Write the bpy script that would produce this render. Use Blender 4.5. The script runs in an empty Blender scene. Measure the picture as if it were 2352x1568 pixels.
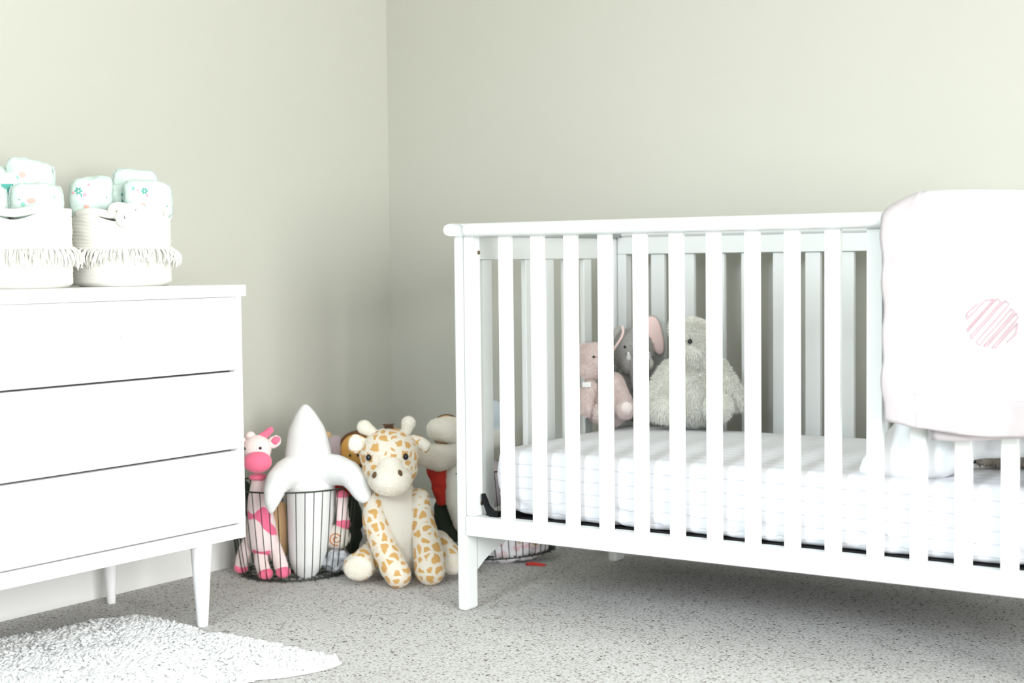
import bpy, bmesh, math, random
import numpy as np
from mathutils import Vector, Matrix, Euler, noise
from mathutils.bvhtree import BVHTree
random.seed(7)
SC = bpy.context.scene
COL = SC.collection
PI = math.pi

# ------------------------------------------------------------------ camera, light, exposure
cam_d = bpy.data.cameras.new('camera')
cam = bpy.data.objects.new('camera', cam_d); COL.objects.link(cam)
cam.matrix_world = Matrix(((0.826612, -0.020058, 0.562415, 2.950),
                           (0.562773, 0.048873, -0.825165, -3.672),
                           (-0.010935, 0.998603, 0.051688, 0.81),
                           (0, 0, 0, 1)))
cam_d.sensor_width = 36; cam_d.lens = 54.07
cam_d.dof.use_dof = True; cam_d.dof.focus_distance = 3.35; cam_d.dof.aperture_fstop = 3.2
cam_d.clip_start = 0.05
SC.camera = cam
world = bpy.data.worlds.new('world'); SC.world = world
world.use_nodes = True
world.node_tree.nodes['Background'].inputs[0].default_value = (0.93, 0.97, 1.0, 1)
world.node_tree.nodes['Background'].inputs[1].default_value = 0.2

def area(name, loc, target, sx, sy, power, col=(1, 1, 1)):
    d = bpy.data.lights.new(name, 'AREA'); d.shape = 'RECTANGLE'
    d.size = sx; d.size_y = sy; d.energy = power; d.color = col
    o = bpy.data.objects.new(name, d); COL.objects.link(o)
    o.location = loc
    o.rotation_euler = (Vector(target) - Vector(loc)).to_track_quat('-Z', 'Y').to_euler()
    return o
area('window_daylight_right', (5.4, -2.95, 1.15), (0, -2.95, 1.15), 1.4, 1.8, 140, (0.99, 1.0, 0.985))
area('window_daylight_far_right', (5.4, -4.7, 1.15), (0, -4.7, 1.15), 1.4, 1.8, 146, (0.975, 0.995, 1.0))
area('added_rear_floor_light', (1.7, -4.6, 1.9), (1.7, -0.9, 0.0), 0.8, 0.8, 10, (0.82, 0.94, 1.0)).data.spread = 1.0  # added light with narrow spread, brightens the carpet along the crib front
area('added_overhead_fill', (2.8, -3.6, 2.4), (1.7, -0.9, 0.0), 0.8, 0.8, 2.5, (0.95, 0.98, 1.0)).data.spread = 1.5  # added fill from above, no real fixture hangs here
SC.view_settings.view_transform = 'Standard'
SC.view_settings.look = 'None'
SC.view_settings.exposure = 0.25
SC.view_settings.gamma = 1
SC.view_settings.use_curve_mapping = False

# ------------------------------------------------------------------ materials
def mat(name, col, rough=0.6, sheen=0.0, spec=0.5, bump=None, metal=0.0, build=None, fuzzy=0.0):
    m = bpy.data.materials.new(name); m.use_nodes = True
    nt = m.node_tree; b = nt.nodes['Principled BSDF']
    b.inputs['Base Color'].default_value = (*col, 1)
    b.inputs['Roughness'].default_value = rough
    b.inputs['Metallic'].default_value = metal
    b.inputs['Specular IOR Level'].default_value = spec
    if sheen: b.inputs['Sheen Weight'].default_value = sheen
    tc = nt.nodes.new('ShaderNodeTexCoord')
    if bump:
        sc, st, dist = bump
        n = nt.nodes.new('ShaderNodeTexNoise'); n.inputs['Scale'].default_value = sc; n.inputs['Detail'].default_value = 4
        bp = nt.nodes.new('ShaderNodeBump'); bp.inputs['Strength'].default_value = st; bp.inputs['Distance'].default_value = dist
        nt.links.new(tc.outputs['Object'], n.inputs['Vector'])
        nt.links.new(n.outputs['Fac'], bp.inputs['Height']); nt.links.new(bp.outputs['Normal'], b.inputs['Normal'])
    if build: build(nt, b, tc)
    if fuzzy:
        tr = nt.nodes.new('ShaderNodeBsdfTranslucent'); mx = nt.nodes.new('ShaderNodeMixShader'); mx.inputs[0].default_value = fuzzy
        tr.inputs['Color'].default_value = (*col, 1)
        if b.inputs['Base Color'].links: nt.links.new(b.inputs['Base Color'].links[0].from_socket, tr.inputs['Color'])
        out = nt.nodes['Material Output']
        nt.links.new(b.outputs[0], mx.inputs[1]); nt.links.new(tr.outputs[0], mx.inputs[2]); nt.links.new(mx.outputs[0], out.inputs['Surface'])
    return m
def ramp(nt, fac, stops, interp='LINEAR'):
    r = nt.nodes.new('ShaderNodeValToRGB'); r.color_ramp.interpolation = interp
    els = r.color_ramp.elements
    while len(els) < len(stops): els.new(0.5)
    for e, (p, c) in zip(els, stops): e.position = p; e.color = (*c, 1)
    nt.links.new(fac, r.inputs['Fac']); return r.outputs['Color']
def texnode(nt, tc, kind, scale, distort=0, **kw):
    n = nt.nodes.new(kind)
    n.inputs['Scale'].default_value = scale
    for k, v in kw.items():
        if k in n.inputs: n.inputs[k].default_value = v
        else: setattr(n, k, v)
    src = tc.outputs['Object']
    if distort:
        q = nt.nodes.new('ShaderNodeTexNoise'); q.inputs['Scale'].default_value = scale * 1.1
        vm = nt.nodes.new('ShaderNodeVectorMath'); vm.operation = 'MULTIPLY_ADD'
        vm.inputs[1].default_value = (distort,) * 3
        nt.links.new(src, q.inputs['Vector']); nt.links.new(q.outputs['Color'], vm.inputs[0]); nt.links.new(src, vm.inputs[2])
        src = vm.outputs[0]
    nt.links.new(src, n.inputs['Vector'])
    return n

def b_spots(col_base, col_spot, scale, thr, distort=0.02):
    def f(nt, b, tc):
        v = texnode(nt, tc, 'ShaderNodeTexVoronoi', scale, distort, feature='DISTANCE_TO_EDGE', Randomness=0.75)
        c = ramp(nt, v.outputs['Distance'], [(0, col_base), (thr, col_base), (thr + 0.035, col_spot), (1, col_spot)])
        nt.links.new(c, b.inputs['Base Color'])
    return f
def b_blotch(col_base, col_spot, scale, thr):
    def f(nt, b, tc):
        v = texnode(nt, tc, 'ShaderNodeTexNoise', scale, 0, Detail=0.5)
        c = ramp(nt, v.outputs['Fac'], [(0, col_base), (thr, col_base), (thr + 0.02, col_spot), (1, col_spot)])
        nt.links.new(c, b.inputs['Base Color'])
    return f
def b_carpet(nt, b, tc):
    n = texnode(nt, tc, 'ShaderNodeTexNoise', 170, 0, Detail=6, Roughness=0.75)
    v = texnode(nt, tc, 'ShaderNodeTexVoronoi', 230, 0.006)
    v2 = texnode(nt, tc, 'ShaderNodeTexVoronoi', 330, 0.004)
    big = texnode(nt, tc, 'ShaderNodeTexNoise', 7, 0, Detail=2)
    def mul(x, y, f=1.0):
        mx = nt.nodes.new('ShaderNodeMix'); mx.data_type = 'RGBA'; mx.blend_type = 'MULTIPLY'; mx.inputs[0].default_value = f
        nt.links.new(x, mx.inputs[6]); nt.links.new(y, mx.inputs[7]); return mx.outputs[2]
    def cell(node):
        sp = nt.nodes.new('ShaderNodeSeparateColor'); nt.links.new(node.outputs['Color'], sp.inputs[0]); return sp.outputs[0]
    c = ramp(nt, n.outputs['Fac'], [(0.36, (0.36, 0.335, 0.30)), (0.43, (0.66, 0.64, 0.61)), (0.50, (0.78, 0.77, 0.76)), (0.64, (0.88, 0.88, 0.875))])
    flecks = ramp(nt, cell(v), [(0.0, (0.17, 0.13, 0.12)), (0.030, (0.22, 0.18, 0.17)), (0.04, (0.55, 0.52, 0.50)), (0.10, (0.68, 0.65, 0.63)), (0.13, (0.95, 0.95, 0.945))])
    fine = ramp(nt, cell(v2), [(0.0, (0.55, 0.50, 0.50)), (0.07, (0.6, 0.57, 0.57)), (0.09, (0.97, 0.97, 0.97)), (1, (0.88, 0.88, 0.88))])
    c = mul(c, flecks); c = mul(c, fine)
    c = mul(c, ramp(nt, big.outputs['Fac'], [(0.3, (0.94, 0.94, 0.94)), (0.7, (1, 1, 1))]))
    nt.links.new(c, b.inputs['Base Color'])
    bp = nt.nodes.new('ShaderNodeBump'); bp.inputs['Strength'].default_value = 0.8; bp.inputs['Distance'].default_value = 0.005
    nt.links.new(n.outputs['Fac'], bp.inputs['Height']); nt.links.new(bp.outputs['Normal'], b.inputs['Normal'])
def b_stripes_sheet(nt, b, tc):
    sep = nt.nodes.new('ShaderNodeSeparateXYZ'); nt.links.new(tc.outputs['Object'], sep.inputs[0])
    nz = texnode(nt, tc, 'ShaderNodeTexNoise', 5)
    def M(op, a, bb):
        m = nt.nodes.new('ShaderNodeMath'); m.operation = op
        for i, v in enumerate((a, bb)):
            if isinstance(v, (int, float)): m.inputs[i].default_value = v
            else: nt.links.new(v, m.inputs[i])
        return m.outputs[0]
    # distance measured along the sheet: down the sides, across the top
    s = M('SUBTRACT', sep.outputs['Z'], sep.outputs['Y'])
    s = M('ADD', s, M('MULTIPLY', nz.outputs['Fac'], 0.003))
    fr = M('FRACT', M('MULTIPLY', s, 36.0), 0)
    d = M('ABSOLUTE', M('SUBTRACT', fr, 0.5), 0)
    c = ramp(nt, d, [(0, (0.62, 0.63, 0.68)), (0.02, (0.62, 0.63, 0.68)), (0.06, (0.76, 0.76, 0.79)), (1, (0.76, 0.76, 0.79))])
    nt.links.new(c, b.inputs['Base Color'])
    bp = nt.nodes.new('ShaderNodeBump'); bp.inputs['Strength'].default_value = 0.3; bp.inputs['Distance'].default_value = 0.002
    nt.links.new(ramp(nt, d, [(0, (0, 0, 0)), (0.12, (1, 1, 1))]), bp.inputs['Height']); nt.links.new(bp.outputs['Normal'], b.inputs['Normal'])
def b_swaddle(nt, b, tc):
    w = texnode(nt, tc, 'ShaderNodeTexNoise', 22, 0, Detail=1)
    c = ramp(nt, w.outputs['Fac'], [(0, (0.78, 0.74, 0.76)), (0.5, (0.78, 0.74, 0.76)), (0.56, (0.72, 0.42, 0.45)), (0.6, (0.78, 0.72, 0.74)), (0.66, (0.42, 0.30, 0.14)), (1, (0.42, 0.30, 0.14))])
    nt.links.new(c, b.inputs['Base Color'])

M = {}
M['wall'] = mat('greige_wall_paint', (0.536, 0.536, 0.478), 0.75, bump=(180, 0.08, 0.002), spec=0.3)
M['ceiling'] = mat('ceiling_paint', (0.8, 0.8, 0.78), 0.9)
M['trim'] = mat('white_trim_paint', (0.80, 0.80, 0.79), 0.45)
M['carpet'] = mat('speckled_carpet', (0.5, 0.5, 0.5), 0.95, build=b_carpet, spec=0.1)
M['white'] = mat('white_paint', (0.72, 0.745, 0.735), 0.38)
M['dresser'] = mat('white_brushed_paint', (0.90, 0.90, 0.905), 0.42, bump=(40, 0.1, 0.002))
M['gap'] = mat('gap_shade_colour', (0.06, 0.06, 0.055), 0.9)  # dark colour standing in for shade between the drawers
M['shag'] = mat('white_shag', (0.97, 0.975, 0.975), 0.9, fuzzy=0.35, sheen=0.3, spec=0.1)
M['sheet'] = mat('striped_sheet', (0.85, 0.85, 0.88), 0.85, build=b_stripes_sheet, spec=0.1)
M['pillow'] = mat('white_cotton', (0.84, 0.85, 0.87), 0.85, bump=(60, 0.15, 0.003), spec=0.1)
M['black'] = mat('black_metal', (0.005, 0.005, 0.006), 0.6, spec=0.2)
M['bolt'] = mat('bronze_bolt', (0.22, 0.17, 0.11), 0.35, metal=1.0)
M['wire'] = mat('dark_green_grey_wire', (0.045, 0.055, 0.045), 0.5, metal=0.6)
M['rope'] = mat('cream_cotton_rope', (0.86, 0.85, 0.80), 0.9, bump=(260, 0.3, 0.002), spec=0.1)
M['mint'] = mat('pale_mint_diaper', (0.58, 0.70, 0.655), 0.5, bump=(22, 0.45, 0.010))
M['teal'] = mat('teal_print', (0.06, 0.36, 0.30), 0.6)
M['tealpale'] = mat('soft_teal_print', (0.22, 0.55, 0.46), 0.6)
M['peach'] = mat('peach_print', (0.80, 0.42, 0.37), 0.6)
M['pinkprint'] = mat('pink_print', (0.72, 0.36, 0.44), 0.6)
M['whiteprint'] = mat('white_print', (0.9, 0.95, 0.93), 0.6)
M['cream'] = mat('cream_plush', (0.93, 0.90, 0.82), 0.9, fuzzy=0.35, sheen=0.3, spec=0.1, bump=(120, 0.4, 0.004))
M['giraffe'] = mat('giraffe_spotted_plush', (0.8, 0.6, 0.3), 0.9, fuzzy=0.35, sheen=0.2, spec=0.1, build=b_spots((0.93, 0.89, 0.80), (0.78, 0.50, 0.19), 40, 0.15, 0.018))
M['brown'] = mat('brown_yarn', (0.10, 0.055, 0.025), 0.9)
M['eye'] = mat('glossy_black_eye', (0.008, 0.008, 0.01), 0.08)
M['whale'] = mat('white_smooth_plush', (0.82, 0.83, 0.83), 0.8, sheen=0.2, spec=0.15, bump=(60, 0.15, 0.004))
M['palepink'] = mat('pale_pink_plush', (0.90, 0.745, 0.73), 0.9, sheen=0.3, bump=(120, 0.4, 0.004))
M['pinkspot'] = mat('pink_spotted_plush', (0.9, 0.6, 0.6), 0.85, sheen=0.2, build=b_blotch((0.90, 0.745, 0.74), (0.86, 0.16, 0.30), 22, 0.585))
M['hotpink'] = mat('hot_pink_plush', (0.86, 0.16, 0.28), 0.8, sheen=0.3)
M['blush'] = mat('blush_pink_fur', (0.95, 0.84, 0.81), 0.95, fuzzy=0.35, sheen=0.3, spec=0.05)
M['blushpaw'] = mat('pale_blush_velvet', (0.84, 0.74, 0.71), 0.9, sheen=0.3)
M['grey'] = mat('grey_fur', (0.58, 0.56, 0.54), 0.95, fuzzy=0.3, sheen=0.3, spec=0.05)
M['tusk'] = mat('white_velvet', (0.85, 0.85, 0.85), 0.8)
M['earpink'] = mat('pink_velvet', (0.88, 0.66, 0.63), 0.85, sheen=0.3)
M['offwhite'] = mat('off_white_fur', (0.96, 0.955, 0.90), 0.95, fuzzy=0.25, sheen=0.3, spec=0.05)
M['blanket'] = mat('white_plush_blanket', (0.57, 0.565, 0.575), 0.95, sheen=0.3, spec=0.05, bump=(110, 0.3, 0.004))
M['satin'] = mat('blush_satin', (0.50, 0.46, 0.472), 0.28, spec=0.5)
M['scribble'] = mat('pink_embroidery', (0.56, 0.36, 0.40), 0.8)
M['orange'] = mat('tan_orange_felt', (0.72, 0.38, 0.09), 0.85)
M['tan'] = mat('tan_felt', (0.66, 0.44, 0.24), 0.85)
M['hair'] = mat('brown_fur', (0.14, 0.06, 0.025), 0.9)
M['lavender'] = mat('dusty_lavender_plush', (0.50, 0.42, 0.45), 0.9)
M['red'] = mat('red_cloth', (0.55, 0.03, 0.015), 0.8, bump=(30, 0.6, 0.01))
M['swirl'] = mat('orange_brown_embroidery', (0.60, 0.20, 0.07), 0.8)
M['silver'] = mat('silver_grey_cloth', (0.52, 0.54, 0.58), 0.4, bump=(35, 1.0, 0.02))
M['swaddle'] = mat('pink_and_tan_printed_cloth', (0.8, 0.7, 0.7), 0.9, build=b_swaddle)
M['darkcloth'] = mat('dark_green_black_cloth', (0.02, 0.03, 0.02), 0.9)
M['bluegrey'] = mat('pale_blue_grey_plush', (0.55, 0.60, 0.64), 0.9)
M['snout'] = mat('taupe_mottled_fur', (0.4, 0.35, 0.3), 0.95, build=b_blotch((0.46, 0.42, 0.37), (0.20, 0.15, 0.13), 45, 0.55))
M['greybox'] = mat('grey_plastic', (0.42, 0.43, 0.38), 0.6)

# ------------------------------------------------------------------ helpers
def put(name, me, parent=None, loc=(0, 0, 0), rot=(0, 0, 0), mats=None):
    o = bpy.data.objects.new(name, me); COL.objects.link(o)
    if mats:
        for m in (mats if isinstance(mats, (list, tuple)) else [mats]): me.materials.append(M[m])
    o.location = loc; o.rotation_euler = rot
    if parent: o.parent = parent
    return o
def tag(o, label, cat, group=None, kind=None):
    if label: o['label'] = label
    if cat: o['category'] = cat
    if group: o['group'] = group
    if kind: o['kind'] = kind
    return o
def empty(name, loc, label, cat, rz=0, group=None):
    o = bpy.data.objects.new(name, None); COL.objects.link(o)
    o.empty_display_size = 0.05; o.location = loc; o.rotation_euler = (0, 0, rz)
    return tag(o, label, cat, group)
def smooth(me, on=True):
    me.polygons.foreach_set('use_smooth', [on] * len(me.polygons)); return me
class MB:
    def __init__(s): s.v = []; s.f = []; s.mi = []
    def add(s, v, f, mi=0):
        n = len(s.v); s.v += [tuple(p) for p in v]; s.f += [tuple(i + n for i in q) for q in f]; s.mi += [mi] * len(f)
    def box(s, a, b, mi=0):
        (x0, y0, z0), (x1, y1, z1) = a, b
        s.add([(x0, y0, z0), (x1, y0, z0), (x1, y1, z0), (x0, y1, z0), (x0, y0, z1), (x1, y0, z1), (x1, y1, z1), (x0, y1, z1)],
              [(0, 3, 2, 1), (4, 5, 6, 7), (0, 1, 5, 4), (1, 2, 6, 5), (2, 3, 7, 6), (3, 0, 4, 7)], mi)
    def tube(s, pts, r, n=8, closed=False, mi=0, caps=True):
        pts = [Vector(p) for p in pts]; N = len(pts)
        rs = r if isinstance(r, (list, tuple)) else [r] * N
        up = Vector((0, 0, 1)); rings = []; prev = None
        for i, p in enumerate(pts):
            if closed: t = pts[(i + 1) % N] - pts[i - 1]
            else: t = pts[min(i + 1, N - 1)] - pts[max(i - 1, 0)]
            t = t.normalized() if t.length > 1e-9 else Vector((0, 0, 1))
            if prev is None:
                a = t.orthogonal().normalized()
            else:
                a = prev - t * prev.dot(t); a = a.normalized() if a.length > 1e-6 else t.orthogonal().normalized()
            prev = a; b = t.cross(a)
            rings.append([p + (a * math.cos(2 * PI * k / n) + b * math.sin(2 * PI * k / n)) * rs[i] for k in range(n)])
        v = [q for ring in rings for q in ring]; f = []
        for i in range(N if closed else N - 1):
            j = (i + 1) % N
            for k in range(n):
                f.append((i * n + k, i * n + (k + 1) % n, j * n + (k + 1) % n, j * n + k))
        if not closed and caps:
            f.append(tuple(range(n))[::-1]); f.append(tuple((N - 1) * n + k for k in range(n)))
        s.add(v, f, mi)
    def lathe(s, prof, n=32, c=(0, 0, 0), mi=0):
        v = []; f = []
        for (r, z) in prof:
            for k in range(n):
                a = 2 * PI * k / n; v.append((c[0] + r * math.cos(a), c[1] + r * math.sin(a), c[2] + z))
        for i in range(len(prof) - 1):
            for k in range(n):
                f.append((i * n + k, i * n + (k + 1) % n, (i + 1) * n + (k + 1) % n, (i + 1) * n + k))
        f.append(tuple(range(n))[::-1]); f.append(tuple((len(prof) - 1) * n + k for k in range(n)))
        s.add(v, f, mi)
    def mesh(s, name, sm=False):
        me = bpy.data.meshes.new(name); me.from_pydata(s.v, [], s.f); me.update()
        me.polygons.foreach_set('material_index', s.mi)
        if sm: smooth(me)
        return me
    def put(s, name, mats, parent=None, sm=False, bevel=0, loc=(0, 0, 0), rot=(0, 0, 0), seg=2):
        o = put(name, s.mesh(name, sm or bevel > 0), parent, loc, rot, mats)
        if bevel:
            b = o.modifiers.new('bevel', 'BEVEL'); b.width = bevel; b.segments = seg; b.limit_method = 'ANGLE'
            b.harden_normals = True
        return o
def bake(me, mods):
    o = bpy.data.objects.new('tmp', me); COL.objects.link(o)
    for kind, kw in mods:
        m = o.modifiers.new(kind, kind)
        for k, v in kw.items(): setattr(m, k, v)
    dg = bpy.context.evaluated_depsgraph_get(); dg.update()
    r = bpy.data.meshes.new_from_object(o.evaluated_get(dg))
    bpy.data.objects.remove(o); bpy.data.meshes.remove(me)
    return r
def E(c, r, rot=(0, 0, 0)): return ('e', c, r if isinstance(r, (tuple, list)) else (r, r, r), rot)
def CH(*pr): return ('c', pr)
def blob(name, prims, mats, parent=None, voxel=0.005, sm=6, fuzz=None, matfn=None, wob=0.0, wobf=40, loc=(0, 0, 0), rot=(0, 0, 0)):
    bm = bmesh.new()
    def ell(c, r, rt):
        mw = Matrix.Translation(c) @ Euler([math.radians(a) for a in rt]).to_matrix().to_4x4() @ Matrix.Diagonal((*r, 1))
        bmesh.ops.create_icosphere(bm, subdivisions=3, radius=1, matrix=mw)
    for p in prims:
        if p[0] == 'e': ell(p[1], p[2], p[3])
        else:
            pr = p[1]
            for (a, ra), (b, rb) in zip(pr[:-1], pr[1:]):
                a = Vector(a); b = Vector(b); n = max(2, int((b - a).length / (min(ra, rb) * 0.28)))
                for i in range(n + 1):
                    t = i / n; ell(a.lerp(b, t), (ra + (rb - ra) * t,) * 3, (0, 0, 0))
    me = bpy.data.meshes.new(name); bm.to_mesh(me); bm.free()
    me = bake(me, [('REMESH', dict(mode='VOXEL', voxel_size=voxel)), ('SMOOTH', dict(factor=0.5, iterations=sm))])
    me.name = name
    if wob:
        co = [v.co.copy() for v in me.vertices]; nn = [v.normal.copy() for v in me.vertices]
        for v, c, n in zip(me.vertices, co, nn):
            v.co = c + n * wob * noise.noise(c * wobf + Vector((3, 7, 1)))
        me.update()
    ml = mats if isinstance(mats, (list, tuple)) else [mats]
    mi = None
    if matfn:
        mi = [matfn(p.center, p.normal) for p in me.polygons]
        me.polygons.foreach_set('material_index', mi)
    smooth(me)
    if fuzz: me = add_fuzz(me, *fuzz)
    return put(name, me, parent, loc, rot, ml)
def add_fuzz(me, count, length, width, seed=1, droop=0.25):
    """short pile: thin tapered fibres standing on the surface of the mesh"""
    rng = np.random.default_rng(seed)
    me.calc_loop_triangles()
    nt = len(me.loop_triangles)
    tri = np.empty(nt * 3, np.int32); me.loop_triangles.foreach_get('vertices', tri); tri = tri.reshape(-1, 3)
    tp = np.empty(nt, np.int32); me.loop_triangles.foreach_get('polygon_index', tp)
    co = np.empty(len(me.vertices) * 3, np.float32); me.vertices.foreach_get('co', co); co = co.reshape(-1, 3)
    pm = np.empty(len(me.polygons), np.int32); me.polygons.foreach_get('material_index', pm)
    a, b, c = co[tri[:, 0]], co[tri[:, 1]], co[tri[:, 2]]
    nr = np.cross(b - a, c - a); ar = np.linalg.norm(nr, axis=1); nr /= np.maximum(ar, 1e-12)[:, None]
    pick = rng.choice(nt, count, p=ar / ar.sum())
    u = rng.random((count, 2)); fl = u.sum(1) > 1; u[fl] = 1 - u[fl]
    P = a[pick] + (b - a)[pick] * u[:, :1] + (c - a)[pick] * u[:, 1:]
    # neighbouring fibres lean together in locks
    ph = P * 55.0
    lock = np.stack([np.sin(ph[:, 0] + 1.7 * np.sin(ph[:, 1])), np.sin(ph[:, 1] + 1.3 * np.sin(ph[:, 2] + ph[:, 0] * 0.7)), np.sin(ph[:, 2] + 1.1 * np.sin(ph[:, 0]))], 1)
    D = nr[pick] + rng.normal(0, 0.33, (count, 3)) + 0.45 * lock + np.array([0, 0, -droop])
    D /= np.linalg.norm(D, axis=1)[:, None]
    S = np.cross(D, rng.normal(0, 1, (count, 3))); S /= np.linalg.norm(S, axis=1)[:, None]
    L = (length * rng.uniform(0.6, 1.2, count))[:, None]
    B = np.array([0, 0, -1.0]) * droop * L
    v0 = P - S * width / 2 - D * L * 0.1; v1 = P + S * width / 2 - D * L * 0.1
    v2 = P + D * L * 0.55 + S * width * 0.4; v3 = P + D * L * 0.55 - S * width * 0.4; v4 = P + D * L + B
    V = np.stack([v0, v1, v2, v3, v4], 1).reshape(-1, 3)
    n0 = len(me.vertices)
    base = n0 + np.arange(count) * 5
    oldv = [tuple(x) for x in co.tolist()]
    polys = [tuple(p.vertices) for p in me.polygons]
    q = np.stack([base, base + 1, base + 2, base + 3], 1).tolist(); t = np.stack([base + 3, base + 2, base + 4], 1).tolist()
    out = bpy.data.meshes.new(me.name)
    out.from_pydata(oldv + V.tolist(), [], polys + q + t); out.update()
    fm = pm[tp[pick]]
    out.polygons.foreach_set('material_index', np.concatenate([pm, fm, fm]).astype(np.int32))
    smooth(out)
    bpy.data.meshes.remove(me)
    return out
def superell(name, r, e, mats, parent=None, loc=(0, 0, 0), rot=(0, 0, 0), wob=0.0, wobf=12, seed=0, n=40, shape=None, link=True):
    """rounded box / bun: superellipsoid with soft lumps"""
    v = []; f = []; nu, nv = n * 2, n
    sg = lambda x, p: math.copysign(abs(x) ** p, x)
    off = Vector((seed * 3.1, seed * 1.7, seed * 2.3))
    for j in range(nv + 1):
        ph = -PI / 2 + PI * j / nv
        for i in range(nu):
            th = 2 * PI * i / nu
            p = Vector((r[0] * sg(math.cos(ph), e) * sg(math.cos(th), e), r[1] * sg(math.cos(ph), e) * sg(math.sin(th), e), r[2] * sg(math.sin(ph), e)))
            if wob: p += p.normalized() * wob * (noise.noise(p * wobf + off) + 0.5 * noise.noise(p * wobf * 2.5 + off))
            if shape: p = Vector(shape(p))
            v.append(tuple(p))
    for j in range(nv):
        for i in range(nu):
            f.append((j * nu + i, j * nu + (i + 1) % nu, (j + 1) * nu + (i + 1) % nu, (j + 1) * nu + i))
    me = bpy.data.meshes.new(name); me.from_pydata(v, [], f); me.update(); smooth(me)
    return put(name, me, parent, loc, rot, mats)
def local(o_px, o_py, k, tilt=0.17):
    """sketch units -> local metres: a across, b up, d towards the front of the toy"""
    def P(a, b, d=0.0):
        return ((a - o_px) * k, -d, (o_py - b) * k + d * tilt)
    return P
def facing(x, y): return math.atan2(2.95 - x, 3.672 + y)

# ------------------------------------------------------------------ setting
def structure(name, m, a, b):
    mb = MB(); mb.box(a, b); o = mb.put(name, m); o['kind'] = 'structure'; return o
structure('floor', 'carpet', (-0.1, -6.0, -0.05), (5.6, 0.1, 0.0))
structure('wall_left', 'wall', (-0.1, -6.0, 0.0), (0.0, 0.1, 2.55))
structure('wall_back', 'wall', (0.0, 0.0, 0.0), (5.5, 0.1, 2.55))
structure('wall_right', 'wall', (5.5, -6.0, 0.0), (5.6, 0.1, 2.55))
structure('ceiling', 'ceiling', (-0.1, -6.0, 2.55), (5.6, 0.1, 2.6))
def baseboard(name, pts_along, axis):
    mb = MB()
    prof = [(0, 0), (0.014, 0), (0.014, 0.075), (0.010, 0.088), (0.006, 0.095), (0, 0.1)]
    L = pts_along; v = []
    for t in L:
        for (d, z) in prof: v.append((d, t, z) if axis == 'y' else (t, -d, z))
    n = len(prof); f = [(i, (i + 1) % n, n + (i + 1) % n, n + i) for i in range(n)]
    f += [tuple(range(n)), tuple(range(n, 2 * n))]
    mb.add(v, f); o = mb.put(name, 'trim'); o['kind'] = 'structure'
    bm = bmesh.new(); bm.from_mesh(o.data); bmesh.ops.recalc_face_normals(bm, faces=bm.faces); bm.to_mesh(o.data); bm.free()
baseboard('baseboard_left', (-6.0, 0.0), 'y')
baseboard('baseboard_back', (0.014, 5.5), 'x')

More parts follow.
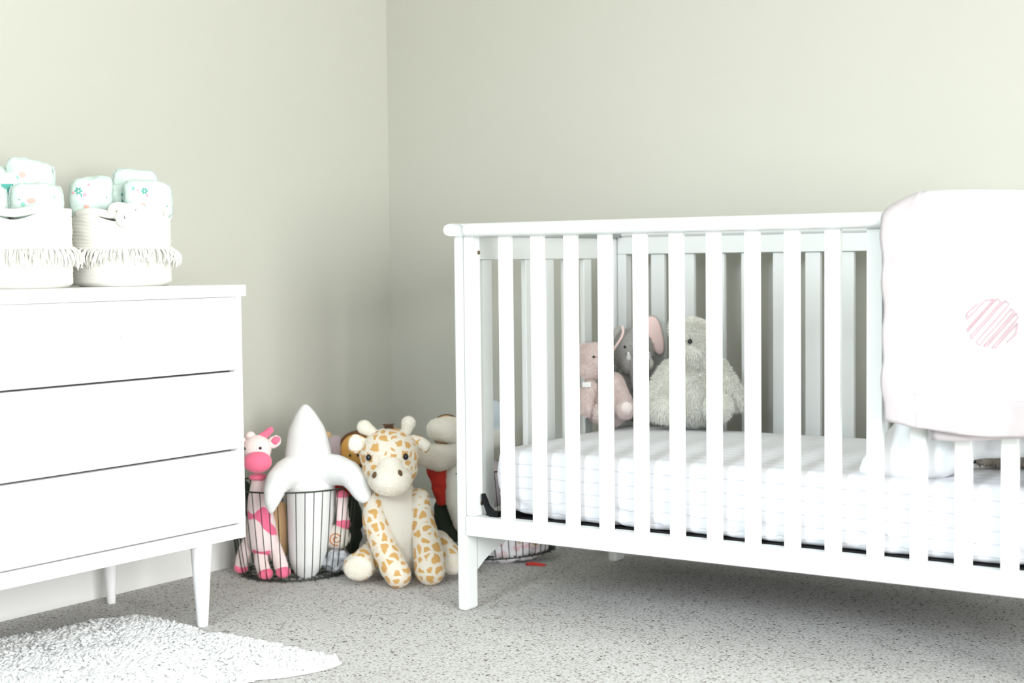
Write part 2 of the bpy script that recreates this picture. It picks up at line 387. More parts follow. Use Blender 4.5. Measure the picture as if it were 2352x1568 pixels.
# ------------------------------------------------------------------ shag rug
def make_rug():
    out = [(0.10, -1.70), (0.18, -1.585), (0.21, -1.50), (0.218, -1.41), (0.245, -1.29), (0.34, -1.262), (0.43, -1.283), (0.51, -1.296), (0.60, -1.285), (0.70, -1.298),
           (0.80, -1.303), (0.88, -1.308), (0.925, -1.325), (0.93, -1.39), (0.90, -1.47), (0.865, -1.53), (0.89, -1.68), (0.93, -1.80), (0.90, -1.93), (0.80, -2.06),
           (0.55, -2.13), (0.30, -2.12), (0.12, -2.02), (0.06, -1.88)]
    c = Vector((0.5, -1.75)); pts = []
    N = len(out)
    for i in range(N):
        for s in range(6):
            t = s / 6; p0, p1, p2, p3 = [Vector(out[(i + k) % N]) for k in (-1, 0, 1, 2)]
            q = 0.5 * ((2 * p1) + (p2 - p0) * t + (2 * p0 - 5 * p1 + 4 * p2 - p3) * t * t + (3 * p1 - p0 - 3 * p2 + p3) * t ** 3)
            pts.append(q)
    mb = MB(); n = len(pts); R = 26
    v = [(c.x, c.y, 0.016)]; f = []
    for r in range(1, R + 1):
        s = r / R; h = 0.016 * (1 - s ** 10)
        for p in pts:
            q = c.lerp(p, s); z = 0.002 + h + 0.004 * noise.noise(Vector((q.x * 25, q.y * 25, 0))) * (1 - s ** 8)
            v.append((q.x, q.y, max(z, 0.002)))
    for k in range(n): f.append((0, 1 + k, 1 + (k + 1) % n))
    for r in range(R - 1):
        a = 1 + r * n; b = a + n
        for k in range(n): f.append((a + k, b + k, b + (k + 1) % n, a + (k + 1) % n))
    mb.add(v, f)
    me = mb.mesh('shag_rug', True)
    bm = bmesh.new(); bm.from_mesh(me); bmesh.ops.recalc_face_normals(bm, faces=bm.faces)
    if sum(q.normal.z for q in bm.faces) < 0: bmesh.ops.reverse_faces(bm, faces=bm.faces)
    bm.to_mesh(me); bm.free()
    # soft locks of pile: rounded, leaning tufts growing out of the backing
    rng = np.random.default_rng(3)
    me.calc_loop_triangles()
    nt = len(me.loop_triangles)
    tri = np.empty(nt * 3, np.int32); me.loop_triangles.foreach_get('vertices', tri); tri = tri.reshape(-1, 3)
    co = np.empty(len(me.vertices) * 3, np.float32); me.vertices.foreach_get('co', co); co = co.reshape(-1, 3)
    a, b, c2 = co[tri[:, 0]], co[tri[:, 1]], co[tri[:, 2]]
    nr = np.cross(b - a, c2 - a); ar = np.linalg.norm(nr, axis=1) * (np.abs(nr[:, 2]) > 0.2 * np.linalg.norm(nr, axis=1))
    K = 15000
    pick = rng.choice(nt, K, p=ar / ar.sum()); u = rng.random((K, 2)); fl = u.sum(1) > 1; u[fl] = 1 - u[fl]
    P = a[pick] + (b - a)[pick] * u[:, :1] + (c2 - a)[pick] * u[:, 1:]
    ang = 2.2 * np.sin(P[:, 0] * 17 + 2 * np.sin(P[:, 1] * 13)) + 1.6 * np.sin(P[:, 1] * 21 + P[:, 0] * 9) + rng.normal(0, 0.6, K)
    lean = rng.uniform(0.25, 0.95, K)
    D = np.stack([np.cos(ang) * np.cos(lean), np.sin(ang) * np.cos(lean), np.sin(lean)], 1)
    S = np.stack([-np.sin(ang), np.cos(ang), np.zeros(K)], 1); T = np.cross(D, S)
    L = rng.uniform(0.011, 0.021, K)[:, None]; Wd = rng.uniform(0.0022, 0.0042, K)[:, None]
    V = []; st = [(0.0, 0.55), (0.35, 1.0), (0.72, 0.85), (0.93, 0.42), (1.0, 0.05)]
    for (t, w) in st:
        bend = np.array([0, 0, -0.35]) * (t ** 2) * L
        for q in range(5):
            th = 2 * PI * q / 5; V.append(P + D * L * t + bend + (S * math.cos(th) + T * 0.8 * math.sin(th)) * Wd * w)
    V = np.stack(V, 1).reshape(-1, 3); V[:, 2] = np.maximum(V[:, 2], 0.002)
    pat = [(r * 5 + q, r * 5 + (q + 1) % 5, (r + 1) * 5 + (q + 1) % 5, (r + 1) * 5 + q) for r in range(4) for q in range(5)]
    F = (np.array(pat)[None, :, :] + (len(co) + np.arange(K) * 25)[:, None, None]).reshape(-1, 4).tolist()
    m2 = bpy.data.meshes.new('shag_rug'); m2.from_pydata(co.tolist() + V.tolist(), [], [tuple(p.vertices) for p in me.polygons] + F); m2.update(); smooth(m2)
    bpy.data.meshes.remove(me)
    o = put('shag_rug', m2, None, (0, 0, 0), (0, 0, 0), 'shag')
    tag(o, 'white shaggy faux fur rug lying on the carpet in front of the dresser', 'rug')
make_rug()

# ------------------------------------------------------------------ dresser
def make_dresser():
    X1, Y1, Y0 = 0.470, -1.125, -2.36
    d = empty('dresser', (0.245, -1.74, 0), 'white painted wooden dresser on tapered legs with three wide drawers', 'dresser')
    off = Vector((-0.245, 1.74, 0))
    def B(a, b): return tuple(Vector(a) + off), tuple(Vector(b) + off)
    mb = MB(); mb.box(*B((0.03, Y0 - 0.012, 0.738), (X1 + 0.003, Y1 + 0.014, 0.765))); mb.put('top', 'dresser', d, bevel=0.003)
    mb = MB()
    mb.box(*B((0.035, Y1 - 0.018, 0.186), (X1, Y1, 0.738)))       # side panels
    mb.box(*B((0.035, Y0, 0.186), (X1, Y0 + 0.018, 0.738)))
    mb.box(*B((0.035, Y0 + 0.018, 0.186), (0.047, Y1 - 0.018, 0.738)))
    mb.box(*B((0.047, Y0 + 0.018, 0.19), (X1 - 0.03, Y1 - 0.018, 0.735)))   # carcass core behind the fronts
    mb.box(*B((X1 - 0.03, Y0 + 0.018, 0.186), (X1 - 0.002, Y1 - 0.018, 0.2185)))  # apron
    mb.put('body', 'dresser', d, bevel=0.002)
    ya, yb = Y0 + 0.021, Y1 - 0.021
    fronts = [(0.602, 0.7370, 0.5705), (0.4175, 0.5675, 0.3905), (0.238, 0.3875, 0.2195)]
    for i, (z0, z1, zl) in enumerate(fronts):
        xf = X1 - 0.004
        # front profile: flat panel, shallow groove and a rounded finger-pull lip underneath
        prof = [(X1 - 0.028, z1), (xf, z1), (xf, z0 + 0.004), (xf - 0.004, z0)]
        n = 8; zc = (z0 + zl) / 2; h = (z0 - zl) / 2
        for k in range(n + 1):
            a = PI / 2 - PI * k / n; prof.append((xf - 0.006 + 0.012 * math.cos(a), zc + (h - 0.001) * math.sin(a)))
        prof += [(X1 - 0.028, zl)]
        v = []; m_ = len(prof)
        for y in (ya, yb):
            for (x, z) in prof: v.append(tuple(Vector((x, y, z)) + off))
        f = [(k, (k + 1) % m_, m_ + (k + 1) % m_, m_ + k) for k in range(m_)] + [tuple(range(m_))[::-1], tuple(range(m_, 2 * m_))]
        mb = MB(); mb.add(v, f); dr = mb.put('drawer', 'dresser', d)
        bm = bmesh.new(); bm.from_mesh(dr.data); bmesh.ops.recalc_face_normals(bm, faces=bm.faces); bm.to_mesh(dr.data); bm.free()
        if i == 0:
            for y in (-1.483, -2.0):
                kb = MB(); kb.lathe([(0.001, 0), (0.004, 0), (0.0035, 0.008), (0.007, 0.012), (0.008, 0.016), (0.0055, 0.021), (0.0005, 0.0225)], 20)
                kb.put('knob', 'dresser', dr, sm=True, loc=tuple(Vector((xf, y, 0.667)) + off), rot=(0, PI / 2, 0))
    g = MB()
    for z in (0.569, 0.389): g.box(*B((X1 - 0.0295, ya, z - 0.0015), (X1 - 0.022, yb, z + 0.0015)))  # dark strips set in as the shade of the drawer joints
    g.put('drawer_gap_shade', 'gap', d)
    for (x, y, q) in ((0.442, -1.240, 1.0), (0.083, -1.19, 0.82), (0.442, -2.26, 1.0), (0.083, -2.26, 0.82)):
        l = MB(); l.lathe([(0.0115 * q, 0), (0.0125 * q, 0.002), (0.0235 * q, 0.172), (0.0245 * q, 0.186)], 28)
        l.put('leg', 'dresser', d, sm=True, loc=tuple(Vector((x, y, 0)) + off))
make_dresser()

# ------------------------------------------------------------------ rope baskets and diapers
def rope_basket(loc, rz, label, seed, knot_at=0.10, r=0.107):
    H = 0.168
    b = empty('rope_basket', loc, label, 'basket', rz)
    n = 96; coils = 21; rows = coils * 6
    rnd = random.Random(seed)
    def rim(a):   # a=0 towards the front (-y)
        return 1 - 0.15 * math.exp(-(((a + 0.10) / 0.52) ** 2))
    v = []; f = []
    def ringpt(a, t, inner):
        h = t * H * (rim(a) if t > 0.6 else 1 - (1 - rim(a)) * (t / 0.6) ** 4)
        rr = r * (0.965 + 0.035 * min(1, t / 0.12) ** 0.5 + 0.01 * math.sin(a * 3 + seed)) * (1 - 0.10 * max(0, 0.05 - t) / 0.05)
        rr += 0.0008 * abs(math.sin(PI * coils * t)) + 0.0015 * noise.noise(Vector((a * 2, t * 9, seed)))
        if inner: rr -= 0.007
        return (rr * math.sin(a), -rr * math.cos(a), h)
    for inner in (0, 1):
        for j in range(rows + 1):
            t = j / rows
            if inner: t = 1 - t
            for i in range(n):
                a = 2 * PI * i / n - PI; v.append(ringpt(a, t, inner))
    R = 2 * (rows + 1)
    for j in range(R - 1):
        for i in range(n): f.append((j * n + i, j * n + (i + 1) % n, (j + 1) * n + (i + 1) % n, (j + 1) * n + i))
    f.append(tuple(range(n))[::-1]); f.append(tuple((R - 1) * n + i for i in range(n)))
    mb = MB(); mb.add(v, f); mb.put('basket_body', 'rope', b, sm=True)
    # fringe band
    fb = MB()
    for i in range(230):
        a = 2 * PI * i / 230 + rnd.uniform(-0.01, 0.01); z = H * 0.50 + rnd.uniform(-0.003, 0.003)
        L = rnd.uniform(0.024, 0.046); out = rnd.uniform(0.001, 0.020) ** 1.0; sw = rnd.uniform(-0.12, 0.07)
        pts = []
        for k in range(5):
            t = k / 4; rr = r + 0.003 + out * math.sin(t * 2.2); aa = a + sw * t
            pts.append((rr * math.sin(aa), -rr * math.cos(aa), z - L * t))
        fb.tube(pts, [0.0014, 0.0022, 0.0026, 0.0022, 0.0010], 5)
    ring = [((r + 0.0025) * math.sin(2 * PI * k / 64), -(r + 0.0025) * math.cos(2 * PI * k / 64), H * 0.505) for k in range(64)]
    fb.tube(ring, 0.0035, 6, closed=True)
    fb.put('fringe', 'rope', b, sm=True)
    # rope handle lying over the dip in the rim, with a loose knot
    hm = MB(); pts = []
    a0, a1 = -1.15, 1.0
    for k in range(40):
        t = k / 39; a = a0 + (a1 - a0) * t
        z = H * rim(a) * 0.985 + 0.020 * math.sin(PI * t) ** 1.5 - 0.004
        rr = r - 0.006
        pts.append((rr * math.sin(a), -rr * math.cos(a), z))
    hm.tube(pts, 0.0088, 10)
    kc = Vector(((r) * math.sin(knot_at), -(r) * math.cos(knot_at), H * rim(knot_at) + 0.017))
    kp = []
    for k in range(48):
        t = 2 * PI * k / 48
        x = (math.sin(t) + 2 * math.sin(2 * t)) / 3; z = (math.cos(t) - 2 * math.cos(2 * t)) / 3; y = -math.sin(3 * t)
        kp.append((kc.x + x * 0.034, kc.y + y * 0.009 - 0.004, kc.z - 0.004 + z * 0.023))
    hm.tube(kp, 0.0095, 10, closed=True)
    hm.put('handle', 'rope', b, sm=True)
    return b

def flower(x, z, s, k=6):
    out = []
    for i in range(k):
        a = 2 * PI * i / k
        out.append(('p', [(x + s * (0.35 * math.cos(a + q) * 1 if w == 0 else w * math.cos(a + q)), z + s * (0.35 * math.sin(a + q) if w == 0 else w * math.sin(a + q))) for (w, q) in ((0.25, -0.5), (0.75, -0.36), (1, 0), (0.75, 0.36), (0.25, 0.5))], 1))
    out.append(('p', [(x + s * 0.22 * math.cos(a), z + s * 0.22 * math.sin(a)) for a in [2 * PI * i / 8 for i in range(8)]], 4))
    return out
def dot(x, z, sx, sz, m, n=10): return [('p', [(x + sx * math.cos(2 * PI * i / n), z + sz * math.sin(2 * PI * i / n)) for i in range(n)], m)]
DM = ['mint', 'teal', 'tealpale', 'peach', 'whiteprint', 'pinkprint']
def diaper(loc, rz, r, rot, seed, prints, label, shape=None, roll=True):
    o = superell('diaper', r, 0.52, DM, None, loc, (rot[0], rot[1], rz + rot[2]), wob=0.0045, wobf=32, seed=seed, n=44, shape=shape)
    me = o.data
    bvh = BVHTree.FromPolygons([v.co for v in me.vertices], [tuple(p.vertices) for p in me.polygons])
    verts = [tuple(v.co) for v in me.vertices]; faces = [tuple(p.vertices) for p in me.polygons]; mi = [0] * len(faces)
    for kind, poly, m in prints:
        pts = []
        for (x, z) in poly:
            h = bvh.ray_cast(Vector((x, -0.3, z)), Vector((0, 1, 0)))
            if h[0] is None: pts = None; break
            pts.append(tuple(h[0] + h[1] * 0.0007 + Vector((0, -0.0003, 0))))
        if pts:
            c = [sum(q[i] for q in pts) / len(pts) for i in range(3)]
            hc = bvh.ray_cast(Vector((c[0], -0.3, c[2])), Vector((0, 1, 0)))
            c = tuple(hc[0] + hc[1] * 0.0012)
            b = len(verts); verts += pts + [c]; n = len(pts)
            for i in range(n): faces.append((b + i, b + (i + 1) % n, b + n)); mi.append(m)
    me2 = bpy.data.meshes.new('diaper'); me2.from_pydata(verts, [], faces); me2.update()
    me2.polygons.foreach_set('material_index', mi); smooth(me2)
    for m in DM: me2.materials.append(M[m])
    o.data = me2; bpy.data.meshes.remove(me)
    # gathered elastic edges of the folded diaper
    for s in (-1, 1):
        el = MB(); pts = []
        for k in range(26):
            t = k / 25; z = r[2] * (1.75 * t - 0.9); x = s * r[0] * 0.985
            pts.append((x * (1 - 0.12 * abs(2 * t - 1) ** 3), -r[1] * 0.25 * math.sin(PI * t) + 0.002 * math.sin(k * 2.4), z))
        if shape: pts = [shape(Vector(p)) for p in pts]
        el.tube(pts, 0.0024, 6)
        el.put('elastic_edge', 'mint', o, sm=True)
    tag(o, label, 'diaper', 'folded diapers in the rope baskets')
    return o
def make_basket_group():
    bx, by = 0.273, -1.298
    rz = facing(bx, by)
    rope_basket((bx, by, 0.765), rz, 'round cream rope basket with fringe nearer the dresser end, knotted handle in front', 2)
    bm_ = Matrix.Translation((bx, by, 0.765)) @ Matrix.Rotation(rz, 4, 'Z')
    k = 0.000981
    def W(px, py, d): return tuple(bm_ @ Vector(((px - 283) * k, -d, (658 - py) * k)))
    pr = flower(-0.026, 0.012, 0.009) + dot(-0.013, 0.004, 0.0042, 0.0042, 5) + dot(-0.010, -0.022, 0.006, 0.004, 3) + dot(-0.037, 0.008, 0.003, 0.003, 5) + dot(-0.020, 0.002, 0.0015, 0.004, 1) + dot(-0.004, 0.026, 0.0025, 0.003, 5) + dot(0.033, -0.002, 0.0015, 0.0015, 1)
    diaper(W(217, 455, 0.010), rz, (0.047, 0.036, 0.046), (0, 0, 0), 1, pr, 'folded mint diaper with one teal flower at the left of the right-hand rope basket',
           shape=lambda p: (p.x, p.y, p.z + p.x * 0.12))
    pr = flower(-0.020, -0.002, 0.008) + dot(-0.034, -0.002, 0.003, 0.003, 5) + dot(-0.016, -0.014, 0.002, 0.004, 1)
    diaper(W(315, 432, -0.052), rz, (0.050, 0.026, 0.044), (0, 0, 0), 2, pr, 'folded mint diaper standing at the back of the right-hand rope basket, tallest there',
           shape=lambda p: (p.x, p.y, p.z * (1 - 0.1 * p.x / 0.05)))
    pr = flower(-0.008, 0.020, 0.008) + dot(-0.002, 0.010, 0.003, 0.005, 5, 5) + dot(-0.012, -0.010, 0.006, 0.003, 3) + dot(-0.032, 0.026, 0.003, 0.004, 2, 5) + dot(-0.022, 0.022, 0.003, 0.002, 5) + dot(0.040, -0.014, 0.0015, 0.002, 1) + dot(0.014, -0.02, 0.0045, 0.0025, 3)
    diaper(W(343, 463, 0.014), rz, (0.053, 0.034, 0.046), (0, 0, 0), 3, pr, 'folded mint diaper with teal flower at the front right of the right-hand rope basket',
           shape=lambda p: (p.x, p.y, p.z - p.x * 0.10))
    pr = [('p', [(-0.012, -0.02), (0.004, -0.022), (0.010, 0.02), (-0.004, 0.024)], 1)] + flower(0.008, 0.024, 0.006)
    diaper(W(283, 470, -0.030), rz, (0.026, 0.022, 0.046), (0, 0, 0.2), 4, pr, 'teal-printed folded diaper squeezed in the middle of the right-hand rope basket')
    # left-hand basket
    cx, cy = 0.245, -1.556
    rz2 = facing(cx, cy)
    rope_basket((cx, cy, 0.765), rz2, 'round cream rope basket with fringe cut by the left edge of the photo', 5, knot_at=-0.62, r=0.108)
    bm2 = Matrix.Translation((cx, cy, 0.765)) @ Matrix.Rotation(rz2, 4, 'Z')
    k2 = 0.000926
    def W2(px, py, d): return tuple(bm2 @ Vector(((px - 47) * k2, -d, (664 - py) * k2)))
    pr = dot(-0.017, 0.006, 0.007, 0.006, 3) + dot(-0.028, -0.001, 0.005, 0.005, 2, 5) + dot(-0.010, -0.012, 0.002, 0.002, 2)
    diaper(W2(75, 412, -0.030), rz2, (0.050, 0.028, 0.042), (0, 0.08, 0), 6, pr, 'folded white and mint diaper topmost in the left-hand rope basket',
           shape=lambda p: (p.x, p.y, p.z * (1 - 0.14 * p.x / 0.05)))
    pr = dot(-0.010, 0.004, 0.009, 0.006, 3) + dot(-0.027, -0.004, 0.005, 0.005, 2, 5) + dot(-0.034, 0.006, 0.0015, 0.0015, 1) + dot(0.036, 0.012, 0.002, 0.002, 2)
    diaper(W2(86, 470, 0.024), rz2, (0.055, 0.034, 0.042), (0, 0, 0), 7, pr, 'folded white and mint diaper at the front right of the left-hand rope basket')
    pr = dot(0.010, 0.0, 0.003, 0.004, 2) + dot(0.018, 0.026, 0.003, 0.003, 1)
    diaper(W2(-18, 432, -0.03), rz2, (0.043, 0.028, 0.046), (0, -0.12, 0), 8, pr, 'folded mint diaper at the back left of the left-hand basket, cut by the photo edge')
    pr = dot(0.016, 0.010, 0.003, 0.004, 2) + dot(0.030, -0.01, 0.002, 0.006, 1)
    diaper(W2(-14, 478, 0.022), rz2, (0.036, 0.030, 0.044), (0, 0, 0), 9, pr, 'folded mint diaper at the front left of the left-hand basket, cut by the photo edge')
    pr = [('p', [(-0.012, -0.034), (0.012, -0.034), (0.012, 0.03), (-0.012, 0.03)], 1)]
    diaper(W2(24, 458, -0.012), rz2, (0.024, 0.020, 0.056), (0, 0, 0), 10, pr, 'deep teal folded diaper wedged in the middle of the left-hand rope basket')
    # small grey item behind and between the baskets
    g = MB(); g.box((-0.03, -0.012, 0), (0.03, 0.012, 0.055)); ob = g.put('storage_tin', 'greybox', bevel=0.004, loc=(0.085, -1.33, 0.765), rot=(0, 0, rz))
    m_ = MB(); m_.tube([(-0.012 + 0.008 * math.cos(a), -0.0125, 0.03 + 0.008 * math.sin(a)) for a in [PI * q / 8 for q in range(-2, 9)]], 0.0016, 6)
    m_.put('handle', 'black', ob, sm=True)
    tag(ob, 'small grey tin showing in the gap between the two rope baskets', 'tin')
make_basket_group()

# ------------------------------------------------------------------ crib
X0, XR = 0.840, 2.300          # outer faces of the end panels
YF, YB = -0.816, -0.080
def rail_profile(n=20, w=0.03, h=0.014):   # rounded top rail cross-section
    return [(w * math.copysign(abs(math.cos(2 * PI * k / n)) ** 0.7, math.cos(2 * PI * k / n)), h * math.copysign(abs(math.sin(2 * PI * k / n)) ** 0.85, math.sin(2 * PI * k / n))) for k in range(n)]
def sweep_rail(mb, axis, a0, a1, c, zc, w, h, round0=False, round1=False):
    pr = rail_profile(24, w, h); n = len(pr); st = []
    R = w * 0.9
    if round0:
        st = [(a0 + R * 0.45 * (1 - math.sin((PI / 2) * k / 6)), 0.35 + 0.65 * math.sqrt(max(0, 1 - (1 - k / 6) ** 2))) for k in range(7)]
    else: st = [(a0, 1), (a0 + 0.001, 1)]
    if round1: st += [(a1 - R * 0.45 * (1 - math.sin((PI / 2) * (6 - k) / 6)), 0.35 + 0.65 * math.sqrt(max(0, 1 - (k / 6) ** 2))) for k in range(7)]
    else: st += [(a1 - 0.001, 1), (a1, 1)]
    v = []; f = []
    for (t, s) in st:
        for (u, z) in pr:
            v.append((t, c + u * s, zc + z * s) if axis == 'x' else (c + u * s, t, zc + z * s))
    for i in range(len(st) - 1):
        for k in range(n): f.append((i * n + k, i * n + (k + 1) % n, (i + 1) * n + (k + 1) % n, (i + 1) * n + k))
    f.append(tuple(range(n))[::-1]); f.append(tuple((len(st) - 1) * n + k for k in range(n)))
    mb.add(v, f)
def fixn(o):
    bm = bmesh.new(); bm.from_mesh(o.data); bmesh.ops.recalc_face_normals(bm, faces=bm.faces); bm.to_mesh(o.data); bm.free(); return o
def make_crib():
    org = Vector(((X0 + XR) / 2, (YF + YB) / 2, 0))
    c = empty('crib', tuple(org), 'white wooden baby crib with slatted sides standing against the back wall', 'crib')
    off = -org
    L = tuple(off)
    # posts: rounded on the outer edge
    for sx in (0, 1):
        for sy in (0, 1):
            x0, x1 = (X0, X0 + 0.027) if sx == 0 else (XR - 0.027, XR)
            y0, y1 = (YF, YF + 0.052) if sy == 0 else (YB - 0.052, YB)
            mb = MB(); mb.box((x0, y0, 0), (x1, y1, 0.872)); mb.put('post', 'white', c, bevel=0.009, seg=4, loc=L)
    # end panels
    for sx in (0, 1):
        ix = X0 + 0.003 if sx == 0 else XR - 0.027
        xa, xb = ix, ix + 0.022
        mb = MB(); mb.box((xa, YF + 0.052, 0.816), (xb, YB - 0.052, 0.8695)); mb.put('end_top_rail', 'white', c, bevel=0.0015, loc=L)
        # bottom rail with an arched lower edge
        n = 24; ys = [YF + 0.052 + (YB - YF - 0.104) * k / n for k in range(n + 1)]
        def zl(t): return 0.092 + 0.060 * (1 - abs(2 * t - 1) ** 3.2) ** 0.9
        v = []
        for x in (xa, xb):
            v += [(x, y, 0.205) for y in ys] + [(x, y, zl(k / n)) for k, y in enumerate(ys)]
        m_ = n + 1; f = []
        for k in range(n):
            f.append((k, k + 1, m_ + k + 1, m_ + k)); f.append((2 * m_ + k, 3 * m_ + k, 3 * m_ + k + 1, 2 * m_ + k + 1))
            f.append((k, 2 * m_ + k, 2 * m_ + k + 1, k + 1)); f.append((m_ + k, m_ + k + 1, 3 * m_ + k + 1, 3 * m_ + k))
        f += [(0, m_, 3 * m_, 2 * m_), (n, 2 * m_ + n, 3 * m_ + n, m_ + n)]
        mb = MB(); mb.add(v, f); fixn(mb.put('end_bottom_rail', 'white', c, loc=L))
        xs = X0 + 0.007 if sx == 0 else XR - 0.022
        for k in range(7):
            y = -0.708 + 0.0905 * k
            mb = MB(); mb.box((xs, y - 0.0185, 0.205), (xs + 0.015, y + 0.0185, 0.816)); mb.put('slat', 'white', c, bevel=0.002, loc=L)
        mb = MB(); xc = X0 + 0.018 if sx == 0 else XR - 0.018
        sweep_rail(mb, 'y', YF - 0.018, YB + 0.012, xc, 0.8845, 0.030, 0.0145, True, True)
        fixn(mb.put('end_cap_rail', 'white', c, sm=True, loc=L))
    xa, xb = X0 + 0.0485, XR - 0.0485
    # front panel
    mb = MB(); sweep_rail(mb, 'x', xa - 0.004, xb + 0.004, YF + 0.006, 0.8835, 0.026, 0.0158); fixn(mb.put('front_top_rail', 'white', c, sm=True, loc=L))
    mb = MB(); mb.box((X0 + 0.029, YF - 0.001, 0.1785), (XR - 0.029, YF + 0.033, 0.2245)); mb.put('front_bottom_rail', 'white', c, bevel=0.0025, loc=L)
    for s in (0, 1):
        x0 = X0 + 0.0285 if s == 0 else XR - 0.0285 - 0.026
        mb = MB(); mb.box((x0, YF + 0.002, 0.2245), (x0 + 0.026, YF + 0.034, 0.870)); st = mb.put('front_stile', 'white', c, bevel=0.003, loc=L)
        for z in (0.832, 0.253):
            b = MB(); b.lathe([(0.0045, 0), (0.0048, 0.002), (0.0035, 0.0028), (0.0012, 0.002)], 16)
            xx = (x0 + 0.026) if s == 0 else x0
            b.put('bolt', 'bolt', st, sm=True, loc=(xx, YF + 0.026, z), rot=(0, PI / 2 if s == 0 else -PI / 2, 0))
    for k in range(16):
        x = 0.9625 + 0.0872 * k
        if x + 0.034 > XR - 0.06: break
        mb = MB(); mb.box((x, YF + 0.006, 0.222), (x + 0.0325, YF + 0.021, 0.873)); mb.put('slat', 'white', c, bevel=0.002, loc=L)
    # back panel
    mb = MB(); mb.box((X0 + 0.029, YB - 0.036, 0.827), (XR - 0.029, YB - 0.012, 0.872)); mb.put('back_top_rail', 'white', c, bevel=0.002, loc=L)
    mb = MB(); sweep_rail(mb, 'x', xa - 0.004, xb + 0.004, YB - 0.02, 0.8845, 0.026, 0.0145); fixn(mb.put('back_cap_rail', 'white', c, sm=True, loc=L))
    mb = MB(); mb.box((X0 + 0.029, YB - 0.036, 0.1785), (XR - 0.029, YB - 0.004, 0.2245)); mb.put('back_bottom_rail', 'white', c, bevel=0.0025, loc=L)
    for s in (0, 1):
        x0 = X0 + 0.0285 if s == 0 else XR - 0.0285 - 0.026
        mb = MB(); mb.box((x0, YB - 0.036, 0.2245), (x0 + 0.026, YB - 0.004, 0.827)); mb.put('back_stile', 'white', c, bevel=0.003, loc=L)
    for k in range(16):
        x = 0.966 + 0.0872 * k
        if x + 0.041 > XR - 0.06: break
        mb = MB(); mb.box((x, YB - 0.028, 0.2245), (x + 0.040, YB - 0.014, 0.827)); mb.put('slat', 'white', c, bevel=0.002, loc=L)
    # black steel mattress support
    mb = MB()
    for y in (YF + 0.075, YB - 0.075): mb.box((X0 + 0.06, y - 0.040, 0.212), (XR - 0.06, y + 0.040, 0.2262))
    for x in (X0 + 0.07, XR - 0.07): mb.box((x - 0.012, YF + 0.045, 0.214), (x + 0.012, YB - 0.045, 0.2262))
    for k in range(14):
        x = X0 + 0.12 + k * 0.094; mb.tube([(x, YF + 0.05, 0.222), (x, YB - 0.05, 0.222)], 0.003, 6)
    mb.put('mattress_support', 'black', c, bevel=0.001, loc=L)
    for (xi, xo) in ((X0 + 0.027, X0 + 0.06), (XR - 0.027, XR - 0.06)):
        for y in (YF + 0.026, YB - 0.05):
            s = 1 if xo > xi else -1
            mb = MB()
            pts = [(xi + 0.034 * s, 0.266), (xi + 0.041 * s, 0.254), (xi + 0.048 * s, 0.238), (xi + 0.060 * s, 0.228), (xi + 0.078 * s, 0.2265)]
            w = 0.007
            v = []; f = []
            for (x, z) in pts:
                for (dy, dz) in ((-w, 0.010), (w, 0.010), (w, -0.008), (-w, -0.008)): v.append((x, y + dy, z + dz))
            for i in range(len(pts) - 1):
                for q in range(4): f.append((i * 4 + q, i * 4 + (q + 1) % 4, i * 4 + 4 + (q + 1) % 4, i * 4 + 4 + q))
            f += [(0, 1, 2, 3), (16, 19, 18, 17)]
            mb.add(v, f); fixn(mb.put('support_bracket', 'black', c, loc=L))
make_crib()

